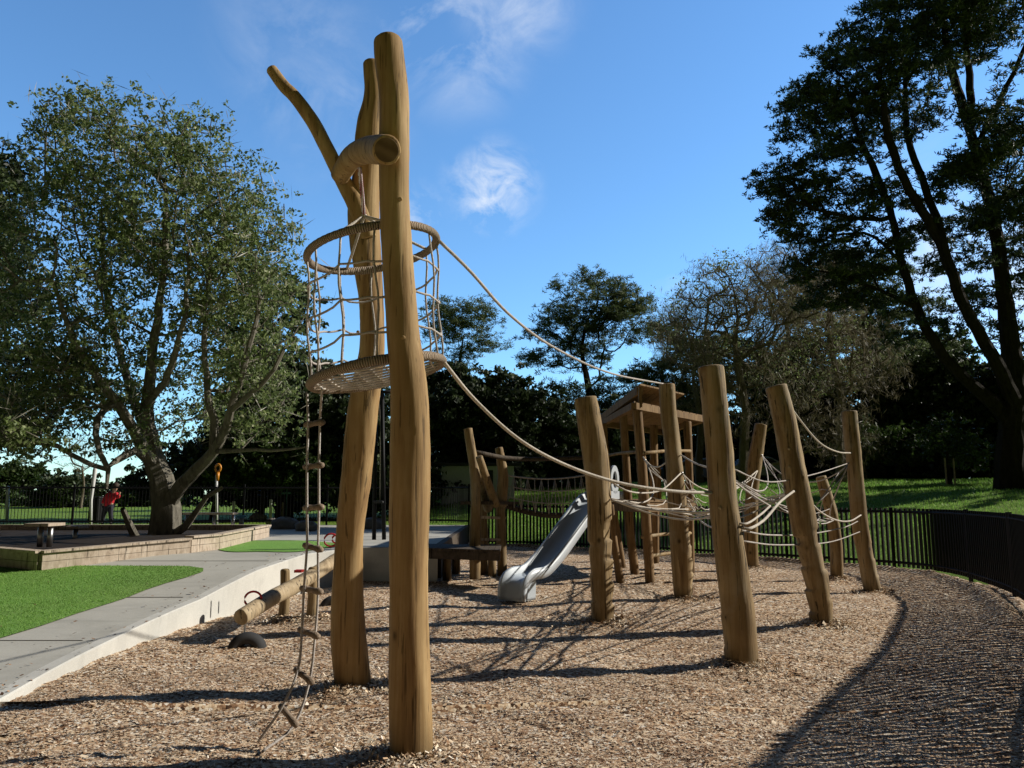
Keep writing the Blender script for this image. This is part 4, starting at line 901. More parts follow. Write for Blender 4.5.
for cc in (q(-.10, -.10, .02), q(.19, -.12, .02)): mb.ball(cc + [0, 0, .03], .06, 10, 6, 0, (.8, 1.6, .7))
mb.build('shoes', M['black'], r, True)

# ------------------------------------------------------------------ TREES
def frames(T):
    ref = np.tile(np.array([.28, .90, .33]), (len(T), 1)); a = np.cross(T, ref); a /= np.linalg.norm(a, axis=1)[:, None] + 1e-9; return a, np.cross(T, a)
def grow(limbs, targets, seg=.35, jit=.12, up=.25, tip=.012, power=2.4, seed=0, spread=1.0):
    r_ = np.random.default_rng(seed); pos = []; par = []; rmin = []
    def addn(p, k, r0): pos.append(np.array(p, float)); par.append(k); rmin.append(r0); return len(pos) - 1
    for L in limbs:
        pts = np.array([l[0] for l in L]); rd = np.array([l[1] for l in L]); ln = np.linalg.norm(np.diff(pts, axis=0), axis=1).sum()
        A = spline(np.column_stack([pts, rd]), max(int(ln / seg), 3))
        if not pos: k = -1; st = 0
        else:
            P_ = np.array(pos); k = int(np.argmin(np.linalg.norm(P_ - A[0, :3], axis=1))); st = 1 if np.linalg.norm(P_[k] - A[0, :3]) < .4 else 0
        for i in range(st, len(A)): k = addn(A[i, :3] + r_.normal(0, jit * .15, 3) * (i > 1), k, A[i, 3])
    root0 = limbs[0][0][0]
    P_ = np.array(pos); T = np.array(targets); d0 = np.array([np.min(np.linalg.norm(P_ - t, axis=1)) for t in T]); order = np.argsort(d0)
    cap = len(pos) + int(len(T) * 14) + 10; buf = np.zeros((cap, 3)); buf[:len(pos)] = pos; n = len(pos); dist_root = np.zeros(cap)
    dist_root[:n] = np.linalg.norm(P_ - root0, axis=1); tips = []
    for ti in order:
        t = T[ti]; dv = buf[:n] - t; d = np.linalg.norm(dv, axis=1)
        cost = d * (1 + up * np.clip(dv[:, 2] / (d + 1e-6), 0, 1)) + .22 * dist_root[:n] + (d < .15) * 5; cost[0:2] += 3
        k = int(np.argmin(cost)); a = buf[k]; D = np.linalg.norm(t - a); m = max(int(D / seg), 1); prev = k
        off = r_.normal(0, 1, 3) * D * .13; off[2] -= D * .05
        for i in range(1, m + 1):
            f = i / m; p = a + (t - a) * f + off * math.sin(math.pi * f) + r_.normal(0, jit * seg * .35, 3) * (i < m)
            pos.append(p); par.append(prev); rmin.append(0); buf[n] = p; dist_root[n] = dist_root[prev] + D / m; prev = n; n += 1
            if n >= cap - 1: break
        tips.append(prev)
        if n >= cap - 20: break
    N = n; par = np.array(par[:N]); w = np.zeros(N); ch = np.zeros(N, int); 
    for p in par:
        if p >= 0: ch[p] += 1
    w[ch == 0] = 1
    for i in range(N - 1, 0, -1): w[par[i]] += w[i]
    rad = np.maximum(tip * w ** (1 / power), np.array(rmin[:N])); return buf[:N].copy(), par, rad
def branch_mesh(name, pos, par, rad, mat, parent, sides=7):
    N = len(pos); idx = np.where(par >= 0)[0]; d = np.zeros((N, 3)); d[idx] = pos[idx] - pos[par[idx]]; d[0] = d[1] if N > 1 else (0, 0, 1)
    d /= np.linalg.norm(d, axis=1)[:, None] + 1e-9
    main = np.full(N, -1); best = np.zeros(N)
    for i in idx:
        if rad[i] > best[par[i]]: best[par[i]] = rad[i]; main[par[i]] = i
    dn = d.copy(); k = main >= 0; dn[k] += d[main[k]]; dn /= np.linalg.norm(dn, axis=1)[:, None] + 1e-9
    a, b = frames(dn); th = np.arange(sides) / sides * 2 * math.pi; ct, st = np.cos(th)[None, :, None], np.sin(th)[None, :, None]
    ring = pos[:, None] + rad[:, None, None] * (ct * a[:, None] + st * b[:, None])
    ismain = main[par[idx]] == idx; lowr = np.where(ismain[:, None, None], ring[par[idx]], 0)
    ai, bi = frames(d[idx]); rl = np.minimum(rad[idx] * 1.15, rad[par[idx]])
    own = pos[par[idx]][:, None] + rl[:, None, None] * (ct * ai[:, None] + st * bi[:, None])
    lowr = np.where(ismain[:, None, None], ring[par[idx]], own); up_ = np.where(np.ones(len(idx))[:, None, None] > 0, ring[idx], 0)
    nb = np.roll(np.arange(sides), -1); Q = np.stack([lowr, lowr[:, nb], up_[:, nb], up_], 2).reshape(-1, 4, 3)
    n = len(Q); me = bpy.data.meshes.new(name); me.vertices.add(n * 4); me.vertices.foreach_set('co', Q.astype(np.float32).ravel()); me.loops.add(n * 4)
    me.loops.foreach_set('vertex_index', np.arange(n * 4, dtype=np.int32)); me.polygons.add(n); me.polygons.foreach_set('loop_start', np.arange(0, n * 4, 4, dtype=np.int32)); me.update(calc_edges=True)
    return link(name, me, mat, parent)
def leaves(name, cl, per, size, spread, mat, parent, flat=.6, aspect=.5, seed=0, updir=.4, sub=6, radial=0):
    """cl: cluster centres; each cluster is several sprays, each spray a tuft of leaf faces"""
    r_ = np.random.default_rng(seed); cl = np.asarray(cl); n = len(cl)
    sprays = cl.repeat(sub, 0) + r_.normal(0, 1, (n * sub, 3)) * np.array([spread, spread, spread * flat]); m = max(per // sub, 1)
    tone = np.repeat(r_.uniform(0, .45, n * sub), m)
    c = sprays.repeat(m, 0) + r_.normal(0, 1, (len(sprays) * m, 3)) * np.array([1, 1, .6]) * spread * .28; k = len(c)
    u = r_.normal(0, 1, (k, 3)) + radial * (c - sprays.repeat(m, 0)) / (spread * .28); u[:, 2] += updir; u /= np.linalg.norm(u, axis=1)[:, None]; w = np.cross(u, r_.normal(0, 1, (k, 3))); w /= np.linalg.norm(w, axis=1)[:, None] + 1e-9
    s = size * r_.uniform(.55, 1.35, k)[:, None]; u = u * s; w = w * s * aspect * .5
    V = np.stack([c - u * .5 - w * .3, c - w, c + u * .5 + w * .1, c + w], 1); V = np.stack([c - u * .5, c + w, c + u * .5, c - w], 1)
    return quads_mesh(name, V, np.clip(tone + r_.uniform(0, .6, k), 0, 1), mat, parent)
def blob_pts(blobs, seed=0):
    r_ = np.random.default_rng(seed); out = []
    for (px, py, Y, rx, ry, rd, n) in blobs:
        c = P(px, py, Y); s = mpp(c)
        v = r_.normal(0, 1, (n, 3)); v /= np.linalg.norm(v, axis=1)[:, None]; v *= r_.uniform(.15, 1, n)[:, None] ** .45
        out.append(c + v * np.array([rx * s, rd, ry * s]))
    return np.concatenate(out)
def tree(name, label, cat, base, limbs, blobs, leafmat, barkmat, per=120, size=.1, spread=.3, flat=.6, aspect=.5, tip=.012, seg=.35, seed=0, group=None, jit=.12, up=.25, sides=7, updir=.4, sub=6, crown='crown', power=2.4, radial=0, twigs=0):
    r = empty(name, base); tag(r, label, cat, group); T = blob_pts(blobs, seed)
    T = T[T[:, 2] > base[2] + .15]
    pos, par, rad = grow(limbs, T, seg, jit, up, tip, power, seed); branch_mesh('trunk', pos, par, rad, barkmat, r, sides)
    leaves(crown, T, per, size, spread, leafmat, r, flat, aspect, seed, updir, sub, radial)
    if twigs: leaves('twigs', T, twigs, .42, spread * 1.1, M['twig_grey'], r, 1, .035, seed + 1, .8, 5, .5)
    return r
def L(*pts):
    """limb given as (px, py, depth, width)"""
    out = []
    for (x, y, Y, w) in pts:
        p = P(x, y, Y); out.append((p, w / 2 * mpp(p)))
    return out

# -- the big spreading tree in the planter
YT = 16.6
bp = P(163, 548, YT)
tree('spreading_tree', 'big many stemmed olive green tree growing out of the timber planter', 'tree', (bp[0], bp[1], .6),
     [L((163, 556, YT, 44), (165, 540, YT, 34), (166, 505, YT, 28), (158, 470, YT, 22), (150, 440, YT, 18), (147, 405, YT, 13), (152, 360, YT - .3, 10), (158, 310, YT - .5, 8), (165, 250, YT - .5, 5), (166, 180, YT - .3, 3)),
      L((168, 505, YT, 15), (182, 484, YT - .3, 14), (204, 463, YT - .8, 12), (220, 440, YT - 1.2, 10), (232, 405, YT - 1.4, 8), (246, 360, YT - 1.5, 6), (258, 300, YT - 1.4, 4)),
      L((212, 452, YT - 1, 9), (214, 420, YT - 1.2, 8), (206, 380, YT - 1.2, 6), (205, 320, YT - 1, 4), (212, 250, YT - .8, 3)),
      L((155, 470, YT, 14), (138, 440, YT - .6, 12), (118, 405, YT - 1, 10), (92, 370, YT - 1.4, 8), (72, 335, YT - 1.6, 6), (52, 280, YT - 1.5, 4)),
      L((150, 440, YT, 11), (133, 400, YT + .6, 9), (120, 350, YT + .9, 7), (105, 290, YT + 1, 5), (100, 210, YT + .8, 3)),
      L((152, 462, YT, 9), (130, 452, YT - .9, 8), (104, 470, YT - 1.6, 5), (84, 462, YT - 1.9, 5), (50, 444, YT - 2.2, 4), (12, 446, YT - 2.4, 3)),
      L((118, 405, YT - 1, 7), (98, 415, YT - 1.5, 7), (97, 440, YT - 1.8, 6), (107, 470, YT - 2, 5), (106, 488, YT - 2, 3)),
      L((150, 552, YT - .2, 14), (136, 538, YT - .5, 9), (128, 522, YT - 1, 7), (124, 508, YT - 1.2, 5)),
      L((176, 540, YT, 12), (190, 520, YT - .3, 7), (203, 500, YT - .5, 5), (222, 488, YT - .7, 4)),
      L((216, 452, YT - 1.1, 6), (245, 450, YT - 1.6, 4), (280, 452, YT - 2, 3), (305, 447, YT - 2.2, 2)),
      L((233, 405, YT - 1.4, 6), (262, 385, YT - 1.8, 5), (285, 350, YT - 1.8, 4)),
      L((147, 405, YT, 8), (170, 370, YT - 1, 7), (185, 320, YT - 1.4, 5), (190, 240, YT - 1.2, 3))],
     [(150, 185, YT, 108, 82, 2.2, 210), (95, 150, YT, 62, 52, 1.6, 70), (215, 235, YT, 82, 80, 2.2, 150), (255, 300, YT - .3, 58, 88, 2.0, 120), (60, 265, YT, 90, 95, 2.3, 150), (150, 300, YT - .8, 120, 70, 1.6, 110),
      (30, 380, YT - .6, 60, 52, 2.0, 90), (20, 438, YT - 2.2, 40, 14, .8, 25), (95, 380, YT - .5, 65, 40, 1.8, 55), (255, 400, YT - .5, 45, 45, 1.6, 50), (-50, 330, YT, 70, 100, 2.2, 60), (175, 400, YT + 1.2, 60, 40, 1, 30), (85, 110, YT, 25, 22, .7, 14), (120, 440, YT - 1, 40, 12, 1, 12)],
     M['leaf_olive'], M['bark_grey'], per=80, size=.086, spread=.20, flat=.8, twigs=9, tip=.0105, seg=.3, seed=4, sub=7, aspect=.55)

def simple_tree(name, label, cat, px, Y, ground_py, blobs, leafm, barkm, trunk_w, lean=0, top=None, **k):
    x = P(px, 490, Y)[0]; z = float(HL(x, Y)); r0 = trunk_w / 2 * Y / F; tp = top if top else min(b[1] for b in blobs)
    zt = P(px, tp, Y)[2]; b0 = np.array([x, Y, z - .2]); hh = zt - z
    limb = [[(b0, r0 * 1.25), (b0 + [lean * hh * .12, 0, hh * .15], r0), (b0 + [lean * hh * .4 + .02 * hh, .1, hh * .45], r0 * .75), (b0 + [lean * hh * .7 - .02 * hh, 0, hh * .72], r0 * .4), (b0 + [lean * hh * .9, 0, hh * .9], r0 * .15)]]
    return tree(name, label, cat, (x, Y, z), limb, blobs, leafm, barkm, **k)

# far left dark tree behind, its crown entering the frame
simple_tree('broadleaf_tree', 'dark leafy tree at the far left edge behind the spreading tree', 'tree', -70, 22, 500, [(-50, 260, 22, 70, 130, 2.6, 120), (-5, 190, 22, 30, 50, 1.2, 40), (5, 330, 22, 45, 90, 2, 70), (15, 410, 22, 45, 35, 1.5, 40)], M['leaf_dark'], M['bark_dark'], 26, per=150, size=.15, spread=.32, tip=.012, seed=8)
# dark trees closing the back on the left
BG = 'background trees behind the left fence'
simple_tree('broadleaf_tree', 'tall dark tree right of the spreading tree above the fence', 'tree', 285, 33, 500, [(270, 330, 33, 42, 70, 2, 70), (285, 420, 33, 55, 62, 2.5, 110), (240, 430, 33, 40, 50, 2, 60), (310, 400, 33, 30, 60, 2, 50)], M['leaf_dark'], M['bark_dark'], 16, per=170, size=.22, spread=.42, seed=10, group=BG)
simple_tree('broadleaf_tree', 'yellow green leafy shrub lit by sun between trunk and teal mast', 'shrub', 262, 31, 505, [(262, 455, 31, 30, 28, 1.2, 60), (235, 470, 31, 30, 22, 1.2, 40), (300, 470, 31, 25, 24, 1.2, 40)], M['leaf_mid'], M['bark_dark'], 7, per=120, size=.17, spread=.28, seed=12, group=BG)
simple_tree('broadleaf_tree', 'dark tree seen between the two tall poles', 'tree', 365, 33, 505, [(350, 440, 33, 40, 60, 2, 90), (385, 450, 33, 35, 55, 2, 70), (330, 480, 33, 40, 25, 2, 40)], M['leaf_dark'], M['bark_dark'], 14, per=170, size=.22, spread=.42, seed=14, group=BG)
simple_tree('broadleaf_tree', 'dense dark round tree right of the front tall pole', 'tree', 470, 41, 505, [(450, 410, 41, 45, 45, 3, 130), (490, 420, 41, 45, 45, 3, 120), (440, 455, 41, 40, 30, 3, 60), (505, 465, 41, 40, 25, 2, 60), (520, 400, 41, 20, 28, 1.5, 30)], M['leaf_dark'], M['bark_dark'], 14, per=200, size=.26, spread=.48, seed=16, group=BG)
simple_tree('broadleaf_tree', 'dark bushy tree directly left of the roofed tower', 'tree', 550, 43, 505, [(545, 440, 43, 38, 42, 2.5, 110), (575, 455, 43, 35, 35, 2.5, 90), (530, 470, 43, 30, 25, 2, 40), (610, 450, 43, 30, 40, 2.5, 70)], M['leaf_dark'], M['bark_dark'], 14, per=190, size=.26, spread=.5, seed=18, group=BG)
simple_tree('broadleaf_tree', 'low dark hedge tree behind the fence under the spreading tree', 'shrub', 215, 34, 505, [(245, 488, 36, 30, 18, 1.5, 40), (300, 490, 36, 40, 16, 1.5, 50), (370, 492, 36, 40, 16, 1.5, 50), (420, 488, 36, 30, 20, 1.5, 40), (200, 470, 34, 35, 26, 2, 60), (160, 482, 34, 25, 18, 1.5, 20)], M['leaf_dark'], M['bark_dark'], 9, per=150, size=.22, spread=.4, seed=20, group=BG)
# distant round trees far left
simple_tree('round_tree', 'distant round green tree at the far left horizon', 'tree', 15, 75, 500, [(12, 484, 75, 30, 22, 3, 90)], M['leaf_mid'], M['bark_dark'], 5, per=160, size=.34, spread=.6, seed=22)
simple_tree('round_tree', 'distant rounded bush tree left of the black bin', 'tree', 72, 66, 500, [(70, 490, 66, 24, 17, 3, 80)], M['leaf_dark'], M['bark_dark'], 5, per=160, size=.32, spread=.5, seed=24)
simple_tree('round_tree', 'small distant tree just behind the child in red', 'tree', 120, 70, 500, [(122, 497, 70, 30, 12, 2, 50), (45, 503, 70, 30, 8, 2, 40), (160, 497, 70, 40, 10, 2, 40)], M['leaf_mid'], M['bark_dark'], 4, per=120, size=.32, spread=.5, seed=26)
# pines
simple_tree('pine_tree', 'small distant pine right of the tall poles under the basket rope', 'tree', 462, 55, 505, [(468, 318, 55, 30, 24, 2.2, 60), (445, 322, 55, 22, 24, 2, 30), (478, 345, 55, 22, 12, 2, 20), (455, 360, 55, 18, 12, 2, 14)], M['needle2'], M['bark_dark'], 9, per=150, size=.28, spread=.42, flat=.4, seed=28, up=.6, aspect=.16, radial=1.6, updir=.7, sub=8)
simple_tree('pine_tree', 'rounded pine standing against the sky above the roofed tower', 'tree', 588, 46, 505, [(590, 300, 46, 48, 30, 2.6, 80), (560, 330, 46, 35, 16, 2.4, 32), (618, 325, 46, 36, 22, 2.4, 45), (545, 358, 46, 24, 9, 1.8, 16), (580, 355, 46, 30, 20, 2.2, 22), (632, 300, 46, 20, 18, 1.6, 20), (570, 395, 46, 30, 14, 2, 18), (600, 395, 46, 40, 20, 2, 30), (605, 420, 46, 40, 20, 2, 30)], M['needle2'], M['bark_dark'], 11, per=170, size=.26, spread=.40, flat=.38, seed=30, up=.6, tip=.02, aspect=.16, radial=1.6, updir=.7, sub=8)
# bare brownish tree
def bare(name, label, px, Y, blobs, seed, w=12, n_tw=40):
    return simple_tree(name, label, 'tree', px, Y, 500, blobs, M['twig'], M['bark_pale'], w, per=n_tw, size=.34, spread=.36, flat=.9, aspect=.045, seed=seed, tip=.021, updir=1.2, crown='twigs', sub=8)
bare('bare_tree', 'brownish nearly leafless tree with fine twigs left of the big pines', 745, 37, [(730, 325, 37, 62, 70, 3, 230), (785, 295, 37, 55, 58, 3, 160), (690, 340, 37, 32, 45, 2, 70), (760, 400, 37, 60, 40, 3, 60)], 32, 11, 62)
bare('bare_tree', 'bare grey twiggy tree just left of the far right post top', 842, 39, [(815, 300, 39, 45, 48, 3, 130), (850, 360, 39, 55, 45, 3, 120), (780, 270, 39, 35, 28, 2, 60)], 33, 9, 55)
simple_tree('half_bare_tree', 'half bare grey green tree among the bare trees right of tower', 'tree', 715, 41, 500, [(700, 320, 41, 45, 40, 3, 60), (760, 330, 41, 60, 55, 3, 110), (820, 350, 41, 50, 50, 3, 80), (735, 280, 41, 45, 26, 2, 50)], M['leaf_olive'], M['bark_pale'], 9, per=30, size=.15, spread=.42, seed=35, tip=.016)
bare('bare_tree', 'smaller bare twiggy tree in front of the dark wood right of tower', 700, 45, [(670, 330, 45, 26, 30, 2, 50), (685, 410, 45, 40, 40, 2, 50), (840, 430, 36, 40, 30, 2, 40)], 34, 8, 60)
bare('bare_tree', 'far bare tree against the sky behind the spreading tree limb', 82, 60, [(78, 452, 60, 22, 26, 2, 50)], 36, 3, 25)
# thin-leaved crown mixed into the bare tree
simple_tree('pine_tree', 'thin dark pine behind the bare twiggy tree', 'tree', 800, 50, 505, [(800, 300, 50, 30, 30, 2, 35), (835, 340, 50, 50, 40, 3, 60), (770, 370, 50, 50, 30, 3, 50), (840, 270, 50, 25, 20, 2, 25), (700, 390, 50, 30, 30, 3, 35)], M['needle'], M['bark_dark'], 10, per=180, size=.42, spread=.5, flat=.4, seed=38, up=.5, tip=.02, aspect=.16, radial=1.5, updir=.6, sub=8)
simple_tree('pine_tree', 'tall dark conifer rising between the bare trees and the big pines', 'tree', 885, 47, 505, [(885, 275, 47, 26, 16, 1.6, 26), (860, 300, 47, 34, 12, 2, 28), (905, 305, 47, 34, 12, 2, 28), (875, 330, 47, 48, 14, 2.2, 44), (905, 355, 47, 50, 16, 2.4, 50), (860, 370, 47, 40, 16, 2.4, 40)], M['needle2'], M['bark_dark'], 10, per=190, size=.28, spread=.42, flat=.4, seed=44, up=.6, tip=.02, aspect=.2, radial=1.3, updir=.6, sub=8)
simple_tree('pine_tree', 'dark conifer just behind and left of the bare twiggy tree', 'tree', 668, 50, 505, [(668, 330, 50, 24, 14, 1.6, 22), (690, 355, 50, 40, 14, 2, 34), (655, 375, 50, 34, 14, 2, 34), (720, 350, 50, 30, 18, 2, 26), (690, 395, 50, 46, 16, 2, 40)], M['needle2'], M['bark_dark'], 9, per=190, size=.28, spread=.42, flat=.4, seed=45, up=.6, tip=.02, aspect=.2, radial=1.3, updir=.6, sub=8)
# dark wood closing the back on the right
WG = 'dark trees of the wood behind the lawn'
wood = [(655, 440, 58, 55, 42, 'dark tree behind the roofed tower and slim post', 'leaf_dark'), (735, 450, 60, 55, 38, 'dark tree behind the thickest post', 'leaf_dark'), (815, 440, 56, 55, 48, 'dark tree behind the leaning post and the silver car', 'leaf_dark'),
        (885, 425, 50, 55, 60, 'tall dark tree behind the far right post', 'leaf_dark'), (950, 415, 48, 50, 68, 'tall dark tree at right between the lawn and pines', 'leaf_dark'), (1030, 420, 45, 60, 70, 'dark tree behind the base of the big pines', 'leaf_dark'), (915, 370, 55, 45, 40, 'taller thin topped tree rising behind the far right post', 'leaf_mid'), (790, 395, 56, 45, 35, 'olive tree top showing between the thickest and leaning posts', 'leaf_mid'), (1120, 400, 45, 60, 90, 'dark tree beyond the right frame edge', 'leaf_dark')]
for i, (px, py, Y, rx, ry, lb, mt) in enumerate(wood):
    simple_tree('wood_or_added_tree', lb, 'tree', px, Y, 500, [(px, py, Y, rx, ry, 4, 150), (px, 468, Y - 1, rx, 20, 2.5, 45)], M[mt], M['bark_dark'], 12, per=190, size=.34, spread=.6, seed=50 + i, group=WG, tip=.02)
simple_tree('wood_or_added_tree', 'grey green lit undergrowth tree right of far right post', 'tree', 865, 42, 500, [(862, 445, 42, 22, 25, 1.5, 30), (900, 450, 42, 25, 22, 1.5, 20)], M['leaf_mid'], M['bark_pale'], 6, per=70, size=.22, spread=.4, seed=60, group=WG)
simple_tree('young_tree', 'young pale leaved tree planted on the lawn beside white stakes', 'tree', 950, 34, 500, [(945, 440, 34, 26, 24, 1.1, 34), (968, 455, 34, 20, 18, 1, 16)], M['leaf_mid'], M['bark_dark'], 6, per=60, size=.16, spread=.3, seed=62)
for i, (x_, lb) in enumerate(((946.5, 'left white stake beside the young planted tree'), (955, 'right white stake beside the young planted tree'))):
    a = P(x_, 482, 33.5); z = float(HL(a[0], 33.5)); mb = MB(); mb.tube([(a[0], 33.5, z - .1), (a[0], 33.5, P(x_, 458, 33.5)[2])], .035, 8); tag(mb.build('tree_stake', M['greywood'], None), lb, 'stake')

for i, (tx, ty, hh, lb) in enumerate(((27, 31, 12, 'nearer unseen tree added beyond the right frame edge to shade the lawn'), (36, 40, 14, 'farther unseen tree added beyond the right frame edge to shade the lawn'))):  # unseen trees added off frame to cast shade on the lawn
    b0 = np.array([tx, ty, float(HL(tx, ty))]); rr_ = np.random.default_rng(90 + i); r = empty('wood_or_added_tree', b0); tag(r, lb, 'tree', WG)
    T = rr_.normal(0, 1, (90, 3)); T /= np.linalg.norm(T, axis=1)[:, None]; T = b0 + [0, 0, hh * .58] + T * rr_.uniform(.3, 1, 90)[:, None] ** .5 * [hh * .36, hh * .36, hh * .42]
    T = T[::2]; pos, par, rad = grow([[(b0 - [0, 0, .3], .35), (b0 + [.2, 0, hh * .4], .25), (b0 + [0, .2, hh * .8], .08)]], T, .5, seed=i, tip=.02); branch_mesh('trunk', pos, par, rad, M['bark_dark'], r); leaves('crown', T, 110, .4, .6, M['leaf_dark'], r, seed=i)
# big pines at right
YP = 27.5
def HB(px, Y): x = P(px, 490, Y)[0]; return float(HL(x, Y))
bx_ = P(1012, 495, YP)[0]; base = np.array([bx_, YP, HB(1012, YP)])
tree('big_pine', 'huge dark multi trunked leaning pine filling the upper right', 'tree', base,
     [[(base - [0, 0, .4], .62), (P(1010, 470, YP), .50), (P(1012, 440, YP), .46), (P(1009, 420, YP), .34), (P(990, 400, YP), .25), (P(964, 378, YP), .20), (P(941, 352, YP), .18), (P(918, 310, YP), .16), (P(903, 265, YP), .145), (P(893, 220, YP), .125), (P(877, 177, YP), .13), (P(858, 133, YP), .09), (P(845, 80, YP), .05)],
      L((1012, 440, YP, 18), (1014, 400, YP - .4, 15), (985, 342, YP - .8, 12), (962, 302, YP - 1, 11), (940, 242, YP - 1, 10), (903, 177, YP - 1, 8), (888, 133, YP - 1, 8), (880, 70, YP - 1, 4)),
      L((946, 258, YP - 1, 9), (940, 230, YP - .6, 8), (921, 177, YP, 7), (907, 133, YP, 6), (905, 60, YP, 3)),
      L((893, 220, YP, 5), (860, 218, YP - .5, 4), (820, 210, YP - 1, 3), (790, 200, YP - 1.2, 2)),
      L((918, 310, YP, 5), (880, 290, YP - .5, 3.5), (840, 275, YP - 1, 2.5), (810, 270, YP - 1, 2)),
      L((903, 265, YP, 4), (870, 235, YP - .5, 3), (835, 235, YP - .5, 2))],
     [(850, 80, YP, 62, 38, 2.6, 130), (810, 120, YP, 36, 38, 2, 70), (870, 35, YP, 38, 30, 2, 60), (905, 100, YP, 50, 40, 2.5, 90), (783, 178, YP, 28, 14, 1.4, 34), (835, 165, YP, 38, 22, 2, 34), (880, 175, YP, 35, 18, 1.5, 18),
      (798, 205, YP, 28, 9, 1.3, 24), (850, 215, YP, 34, 14, 1.5, 26), (790, 232, YP - .6, 22, 6, 1, 12), (838, 250, YP, 36, 12, 1.3, 28), (826, 278, YP - .8, 34, 10, 1.3, 28), (880, 255, YP, 24, 12, 1.3, 16), (870, 300, YP, 34, 10, 1.3, 22), (900, 20, YP, 45, 40, 2, 45), (925, 195, YP + .5, 30, 8, 1.4, 16), (905, 235, YP + .6, 34, 8, 1.4, 18), (955, 262, YP + .6, 34, 9, 1.4, 18), (845, 120, YP, 40, 30, 2, 40), (775, 215, YP - .5, 16, 6, .8, 14), (810, 190, YP, 30, 9, 1.2, 22), (860, 195, YP, 36, 8, 1.2, 18), (815, 235, YP, 24, 7, 1, 14), (865, 270, YP - .5, 30, 7, 1.2, 18), (800, 262, YP - .8, 18, 5, .8, 10), (830, 300, YP - .5, 30, 8, 1, 12), (920, 330, YP + 1, 50, 16, 1.4, 22)],
     M['needle'], M['bark_dark'], per=120, size=.18, spread=.22, flat=.42, seed=70, tip=.012, seg=.4, up=.4, sub=9, aspect=.24, sides=9, radial=1.1, updir=.7)
base2 = base + np.array([1.3, .9, .1])
tree('big_pine', 'straighter dark pine at the right edge behind the leaning trunks', 'tree', base2,
     [[(base2 - [0, 0, .4], .5), (P(1022, 430, YP + .9), .38), (P(1012, 360, YP + .9), .34), (P(1003, 284, YP + .9), .26), (P(992, 210, YP + .9), .22), (P(973, 142, YP + .9), .17), (P(961, 101, YP + .9), .17), (P(947, 47, YP + .9), .13), (P(940, -20, YP + .9), .08), (P(940, -90, YP + .9), .04)],
      L((970, 125, YP + .9, 8), (970, 80, YP + .6, 7), (966, 40, YP + .4, 5), (975, -20, YP, 3)),
      L((975, 150, YP + .9, 6), (1000, 100, YP + .4, 5), (1024, 50, YP, 4)),
      L((992, 210, YP + .9, 5), (1020, 190, YP, 4), (1050, 185, YP, 3))],
     [(960, 20, YP + 1, 65, 45, 2.6, 150), (930, -60, YP + 1, 80, 55, 2.6, 110), (1020, -20, YP + 1, 50, 60, 2.6, 80), (1000, 215, YP - .3, 34, 12, 1.4, 26), (975, 120, YP - .3, 24, 10, 1, 14), (1010, 140, YP, 26, 26, 1.5, 30), (985, 165, YP - .5, 40, 12, 1.6, 36), (960, 172, YP - .7, 26, 12, 1.2, 24), (1030, 100, YP, 30, 50, 2, 40),
      (1015, 195, YP, 40, 14, 2, 30), (960, 230, YP + 2, 34, 12, 1.6, 22), (1010, 250, YP + 2, 34, 14, 1.6, 20), (975, 300, YP + 2, 50, 14, 2, 20), (1025, 310, YP + 2, 30, 50, 2, 34), (1060, 220, YP, 50, 80, 2, 60), (940, 30, YP, 40, 30, 2, 40)],
     M['needle'], M['bark_dark'], per=140, size=.19, spread=.27, flat=.42, seed=72, tip=.012, seg=.4, up=.4, sub=9, aspect=.24, sides=9, radial=1.1, updir=.7)

# ------------------------------------------------------------------ LIGHT AND SKY
EL, AZ = math.radians(30), math.radians(75)            # azimuth clockwise from +Y
sv = Vector((math.sin(AZ) * math.cos(EL), math.cos(AZ) * math.cos(EL), math.sin(EL)))
sd = bpy.data.lights.new('sun', 'SUN'); sd.energy = 5.0; sd.angle = math.radians(.53); sd.color = (1, .95, .86)
so = bpy.data.objects.new('sun', sd); COL.objects.link(so); so.rotation_euler = sv.to_track_quat('Z', 'Y').to_euler()
w = bpy.data.worlds.new('World'); scene.world = w; w.use_nodes = True; nt = w.node_tree; N = nt.nodes; Lk = nt.links
bg = N['Background']; sky = N.new('ShaderNodeTexSky'); sky.sky_type = 'NISHITA'; sky.sun_disc = False; sky.sun_elevation = EL; sky.sun_rotation = AZ
sky.air_density = 1.0; sky.dust_density = .1; sky.ozone_density = 2.0; bg.inputs['Strength'].default_value = .12
tc = N.new('ShaderNodeTexCoord')
def wn(ty, **k):
    x = N.new(ty)
    for a, b in k.items(): setattr(x, a, b)
    return x
acc = None
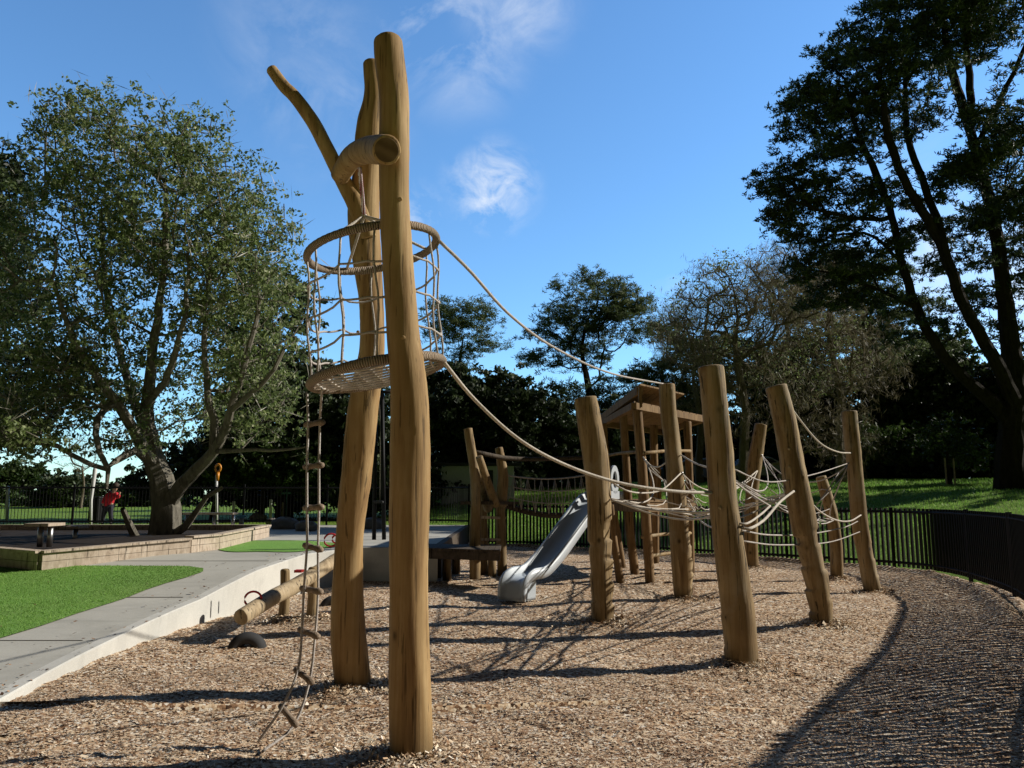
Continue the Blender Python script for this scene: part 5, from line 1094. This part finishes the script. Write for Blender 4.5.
for (px, py, rad_c, sc, amt) in ((450, 25, .13, 7.0, .7), (492, 188, .075, 18.0, .95), (478, 170, .035, 16, .6), (300, 60, .13, 8, .25), (330, 110, .12, 6.0, .35), (520, 5, .09, 8, .5), (420, 215, .05, 14, .6), (1000, 262, .20, 4, 1.0), (700, 290, .08, 6, .5), (60, 440, .16, 5, .5), (340, 10, .1, 7, .3), (60, 240, .2, 4, .4)):
    d = ray(px, py); d /= np.linalg.norm(d)
    vm = wn('ShaderNodeVectorMath', operation='DISTANCE'); Lk.new(tc.outputs['Generated'], vm.inputs[0]); vm.inputs[1].default_value = tuple(d)
    mr = wn('ShaderNodeMapRange'); mr.interpolation_type = 'SMOOTHSTEP'; mr.inputs['From Min'].default_value = rad_c; mr.inputs['From Max'].default_value = 0; Lk.new(vm.outputs['Value'], mr.inputs['Value'])
    no = wn('ShaderNodeTexNoise'); no.inputs['Scale'].default_value = sc; no.inputs['Detail'].default_value = 10; no.inputs['Roughness'].default_value = .62; no.inputs['Distortion'].default_value = .6; Lk.new(tc.outputs['Generated'], no.inputs['Vector'])
    m2 = wn('ShaderNodeMapRange'); m2.inputs['From Min'].default_value = .46; m2.inputs['From Max'].default_value = .86; Lk.new(no.outputs['Fac'], m2.inputs['Value'])
    mm = wn('ShaderNodeMath', operation='MULTIPLY'); Lk.new(mr.outputs[0], mm.inputs[0]); Lk.new(m2.outputs[0], mm.inputs[1])
    m3 = wn('ShaderNodeMath', operation='MULTIPLY'); Lk.new(mm.outputs[0], m3.inputs[0]); m3.inputs[1].default_value = amt * 1.6
    if acc is None: acc = m3.outputs[0]
    else:
        mx = wn('ShaderNodeMath', operation='MAXIMUM'); Lk.new(acc, mx.inputs[0]); Lk.new(m3.outputs[0], mx.inputs[1]); acc = mx.outputs[0]
cl = wn('ShaderNodeMath', operation='MINIMUM'); Lk.new(acc, cl.inputs[0]); cl.inputs[1].default_value = .9
tint = wn('ShaderNodeMix', data_type='RGBA', blend_type='MULTIPLY'); tint.inputs[0].default_value = 1; Lk.new(sky.outputs[0], tint.inputs[6]); tint.inputs[7].default_value = (.80, 1.28, 1.60, 1)
dt = wn('ShaderNodeVectorMath', operation='DOT_PRODUCT'); Lk.new(tc.outputs['Generated'], dt.inputs[0]); dt.inputs[1].default_value = (0, .97, .24)
dr = wn('ShaderNodeMapRange'); dr.interpolation_type = 'SMOOTHSTEP'; dr.inputs['From Min'].default_value = .35; dr.inputs['From Max'].default_value = .80; dr.inputs['To Min'].default_value = .05; dr.inputs['To Max'].default_value = 1; Lk.new(dt.outputs['Value'], dr.inputs['Value'])  # sky dimmed and warmed away from the view to cut fill light
Lk.new(dr.outputs[0], bg.inputs['Strength']); tm = wn('ShaderNodeMix', data_type='RGBA'); Lk.new(dr.outputs[0], tm.inputs[0]); tm.inputs[6].default_value = (1.7, 1.15, .75, 1); tm.inputs[7].default_value = (.88, 1.29, 1.58, 1); Lk.new(tm.outputs[2], tint.inputs[7])
dm = wn('ShaderNodeMath', operation='MULTIPLY'); Lk.new(dr.outputs[0], dm.inputs[0]); dm.inputs[1].default_value = .14; Lk.new(dm.outputs[0], bg.inputs['Strength'])
mixc = wn('ShaderNodeMix', data_type='RGBA'); Lk.new(cl.outputs[0], mixc.inputs[0]); Lk.new(tint.outputs[2], mixc.inputs[6]); mixc.inputs[7].default_value = (6.6, 7.0, 7.6, 1)
Lk.new(mixc.outputs[2], bg.inputs['Color'])
scene.view_settings.view_transform = 'Standard'; scene.view_settings.look = 'None'; scene.view_settings.exposure = 0
scene.render.engine = 'CYCLES'; scene.cycles.max_bounces = 6; scene.cycles.diffuse_bounces = 1
